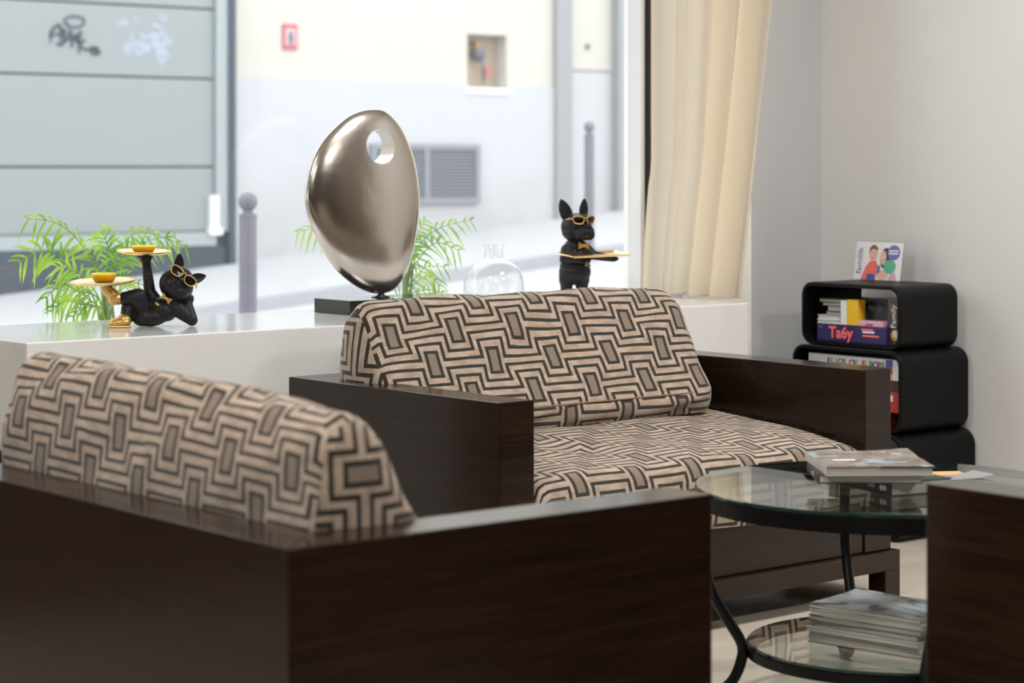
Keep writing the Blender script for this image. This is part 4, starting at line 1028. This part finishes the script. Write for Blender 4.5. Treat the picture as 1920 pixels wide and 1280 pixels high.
# ================================================================== PALMS OUTSIDE THE WINDOW
PZ = .675
struct(box('window_sill', 2.36, 5.482, 5.87, 6.28, .30, .42, 'frame'))
def frond_me(path, n, ll, seed, droop=.5, start=.3):
    random.seed(seed); P = spline(path, 8); vs, fs = [], []; m = len(P)
    for i, p in enumerate(P):                           # rachis
        t = (P[min(i + 1, m - 1)] - P[max(i - 1, 0)]).normalized(); a = t.cross(Vector((0, 1, .1))).normalized(); b = t.cross(a); r = .0034 * (1 - .75 * i / m)
        for k in range(4): th = math.pi / 2 * k; vs.append(p + (a * math.cos(th) + b * math.sin(th)) * r)
    for i in range(m - 1):
        for k in range(4): j = (k + 1) % 4; fs.append((i * 4 + k, i * 4 + j, i * 4 + 4 + j, i * 4 + 4 + k))
    for i in range(n):
        f = start + (1 - start) * (i + .5) / n; x = f * (m - 1); k = min(int(x), m - 2); p = P[k].lerp(P[k + 1], x - k); t = (P[k + 1] - P[k]).normalized()
        for s in (-1, 1):
            L = ll * (math.sin(math.pi * (.18 + .74 * (f - start) / (1 - start))) ** .6) * random.uniform(.82, 1.15)
            sd = t.cross(Vector((0, -1, .25))).normalized() * s
            d = (t * random.uniform(.55, .8) + sd * random.uniform(.65, .9) + Vector((0, random.uniform(-.35, .35), 0))).normalized()
            w_ = .0054 * random.uniform(.8, 1.15) * (L / .09) ** .5; wd = d.cross(Vector((random.uniform(-.3, .3), -1, .5))).normalized()
            base = len(vs); prev = p
            for q_ in range(5):
                u = q_ / 4; c = p + d * L * u + Vector((0, 0, -1)) * droop * L * u * u; hw = w_ * (.35, .95, 1, .68, .03)[q_]
                vs += [c - wd * hw, c + Vector((0, -.0012, .0012)) * (1 - u), c + wd * hw]
            for q_ in range(4):
                b_ = base + q_ * 3; fs += [(b_, b_ + 1, b_ + 4, b_ + 3), (b_ + 1, b_ + 2, b_ + 5, b_ + 4)]
    return mesh('frond', vs, fs)
def palm(bx_, by_, fr_, label, seed):
    b = at_y(bx_, 600, by_); e = empty('potted_palm', (b.x, by_, .42), 0, label, 'plant', 'palms outside the window')
    link('pot', lathe_me('pot', [(.075, 0), (.085, .01), (.10, .17), (.105, .18), (.098, .18), (.094, .165)], 32, False), 'pot', e); link('soil', lathe_me('soil', [(.001, .16), (.094, .165)], 32, False), 'soil', e)
    random.seed(seed)
    for i, (pts, yo, n, ll, dr, stt) in enumerate(fr_):
        r0 = Vector((random.uniform(-.03, .03), random.uniform(-.03, .03), .155)); path = [r0]
        for j, (x, y) in enumerate(pts): path.append(at_y(x, y, by_ + yo * (j + 1) / len(pts)) - e.location)
        link('frond', frond_me(path, max(5, round(n * .85)), ll, seed * 50 + i, dr, stt), 'leaf', e)
    for i in range(6):
        a = random.uniform(0, 6.28); r_ = random.uniform(.005, .035); c0 = Vector((r_ * math.cos(a), r_ * math.sin(a), .15))
        link('cane', tube_me('cane', [c0, c0 + Vector((random.uniform(-.01, .01), 0, .16)), c0 + Vector((random.uniform(-.02, .02), 0, .30))], [.006, .005, .003], 8), 'stem', e, smooth=True)
palm(196, 6.03, [
    ([(190, 540), (150, 455), (105, 418), (50, 410)], -.05, 9, .085, .75, .45),
    ([(180, 570), (130, 500), (85, 470), (35, 492)], -.08, 11, .10, .35, .42),
    ([(205, 560), (220, 480), (262, 436), (352, 462)], .03, 13, .075, .7, .45),
    ([(210, 565), (235, 490), (270, 455), (330, 440)], .06, 11, .07, .6, .45),
    ([(190, 570), (150, 545), (115, 535), (85, 560)], -.04, 10, .075, .7, .35),
    ([(185, 585), (150, 570), (120, 565), (95, 585)], -.06, 9, .065, .7, .3),
    ([(200, 550), (205, 490), (200, 455), (190, 432)], .0, 9, .085, .4, .4),
    ([(205, 560), (215, 510), (232, 480), (255, 462)], -.03, 9, .085, .3, .35),
    ([(195, 560), (185, 510), (172, 475), (150, 455)], -.02, 8, .08, .3, .4),
    ([(205, 575), (225, 545), (255, 530), (290, 545)], .05, 8, .07, .6, .35),
    ([(190, 575), (165, 530), (140, 505), (105, 500)], .04, 9, .08, .5, .35),
    ([(200, 575), (210, 540), (225, 520), (240, 515)], .02, 8, .07, .4, .3),
    ([(188, 590), (165, 560), (140, 545), (110, 545)], -.02, 8, .065, .6, .3),
    ([(192, 585), (170, 575), (150, 580), (135, 595)], -.05, 7, .055, .6, .3)],
    'leafy green palm behind the reclining dog figurine', 3)
palm(752, 6.02, [
    ([(765, 520), (790, 455), (830, 425), (885, 412)], .0, 12, .075, .6, .4),
    ([(765, 530), (790, 480), (820, 455), (862, 470)], -.04, 11, .08, .7, .35),
    ([(760, 560), (785, 525), (810, 520), (832, 548)], -.05, 10, .065, .7, .3),
    ([(760, 540), (775, 470), (785, 435), (800, 412)], .03, 10, .075, .4, .4),
    ([(755, 565), (790, 545), (815, 545), (830, 565)], .02, 9, .055, .6, .3),
    ([(740, 540), (690, 450), (620, 425), (556, 436)], .06, 15, .075, .6, .3),
    ([(760, 555), (780, 520), (800, 500), (835, 500)], -.03, 10, .07, .5, .3),
    ([(755, 550), (765, 500), (770, 470), (778, 440)], -.02, 9, .07, .4, .35),
    ([(750, 560), (735, 510), (720, 480), (700, 460)], .03, 9, .07, .4, .35),
    ([(758, 575), (780, 560), (800, 560), (815, 575)], -.06, 8, .05, .6, .3)],
    'leafy green palm partly hidden behind the egg sculpture', 7)
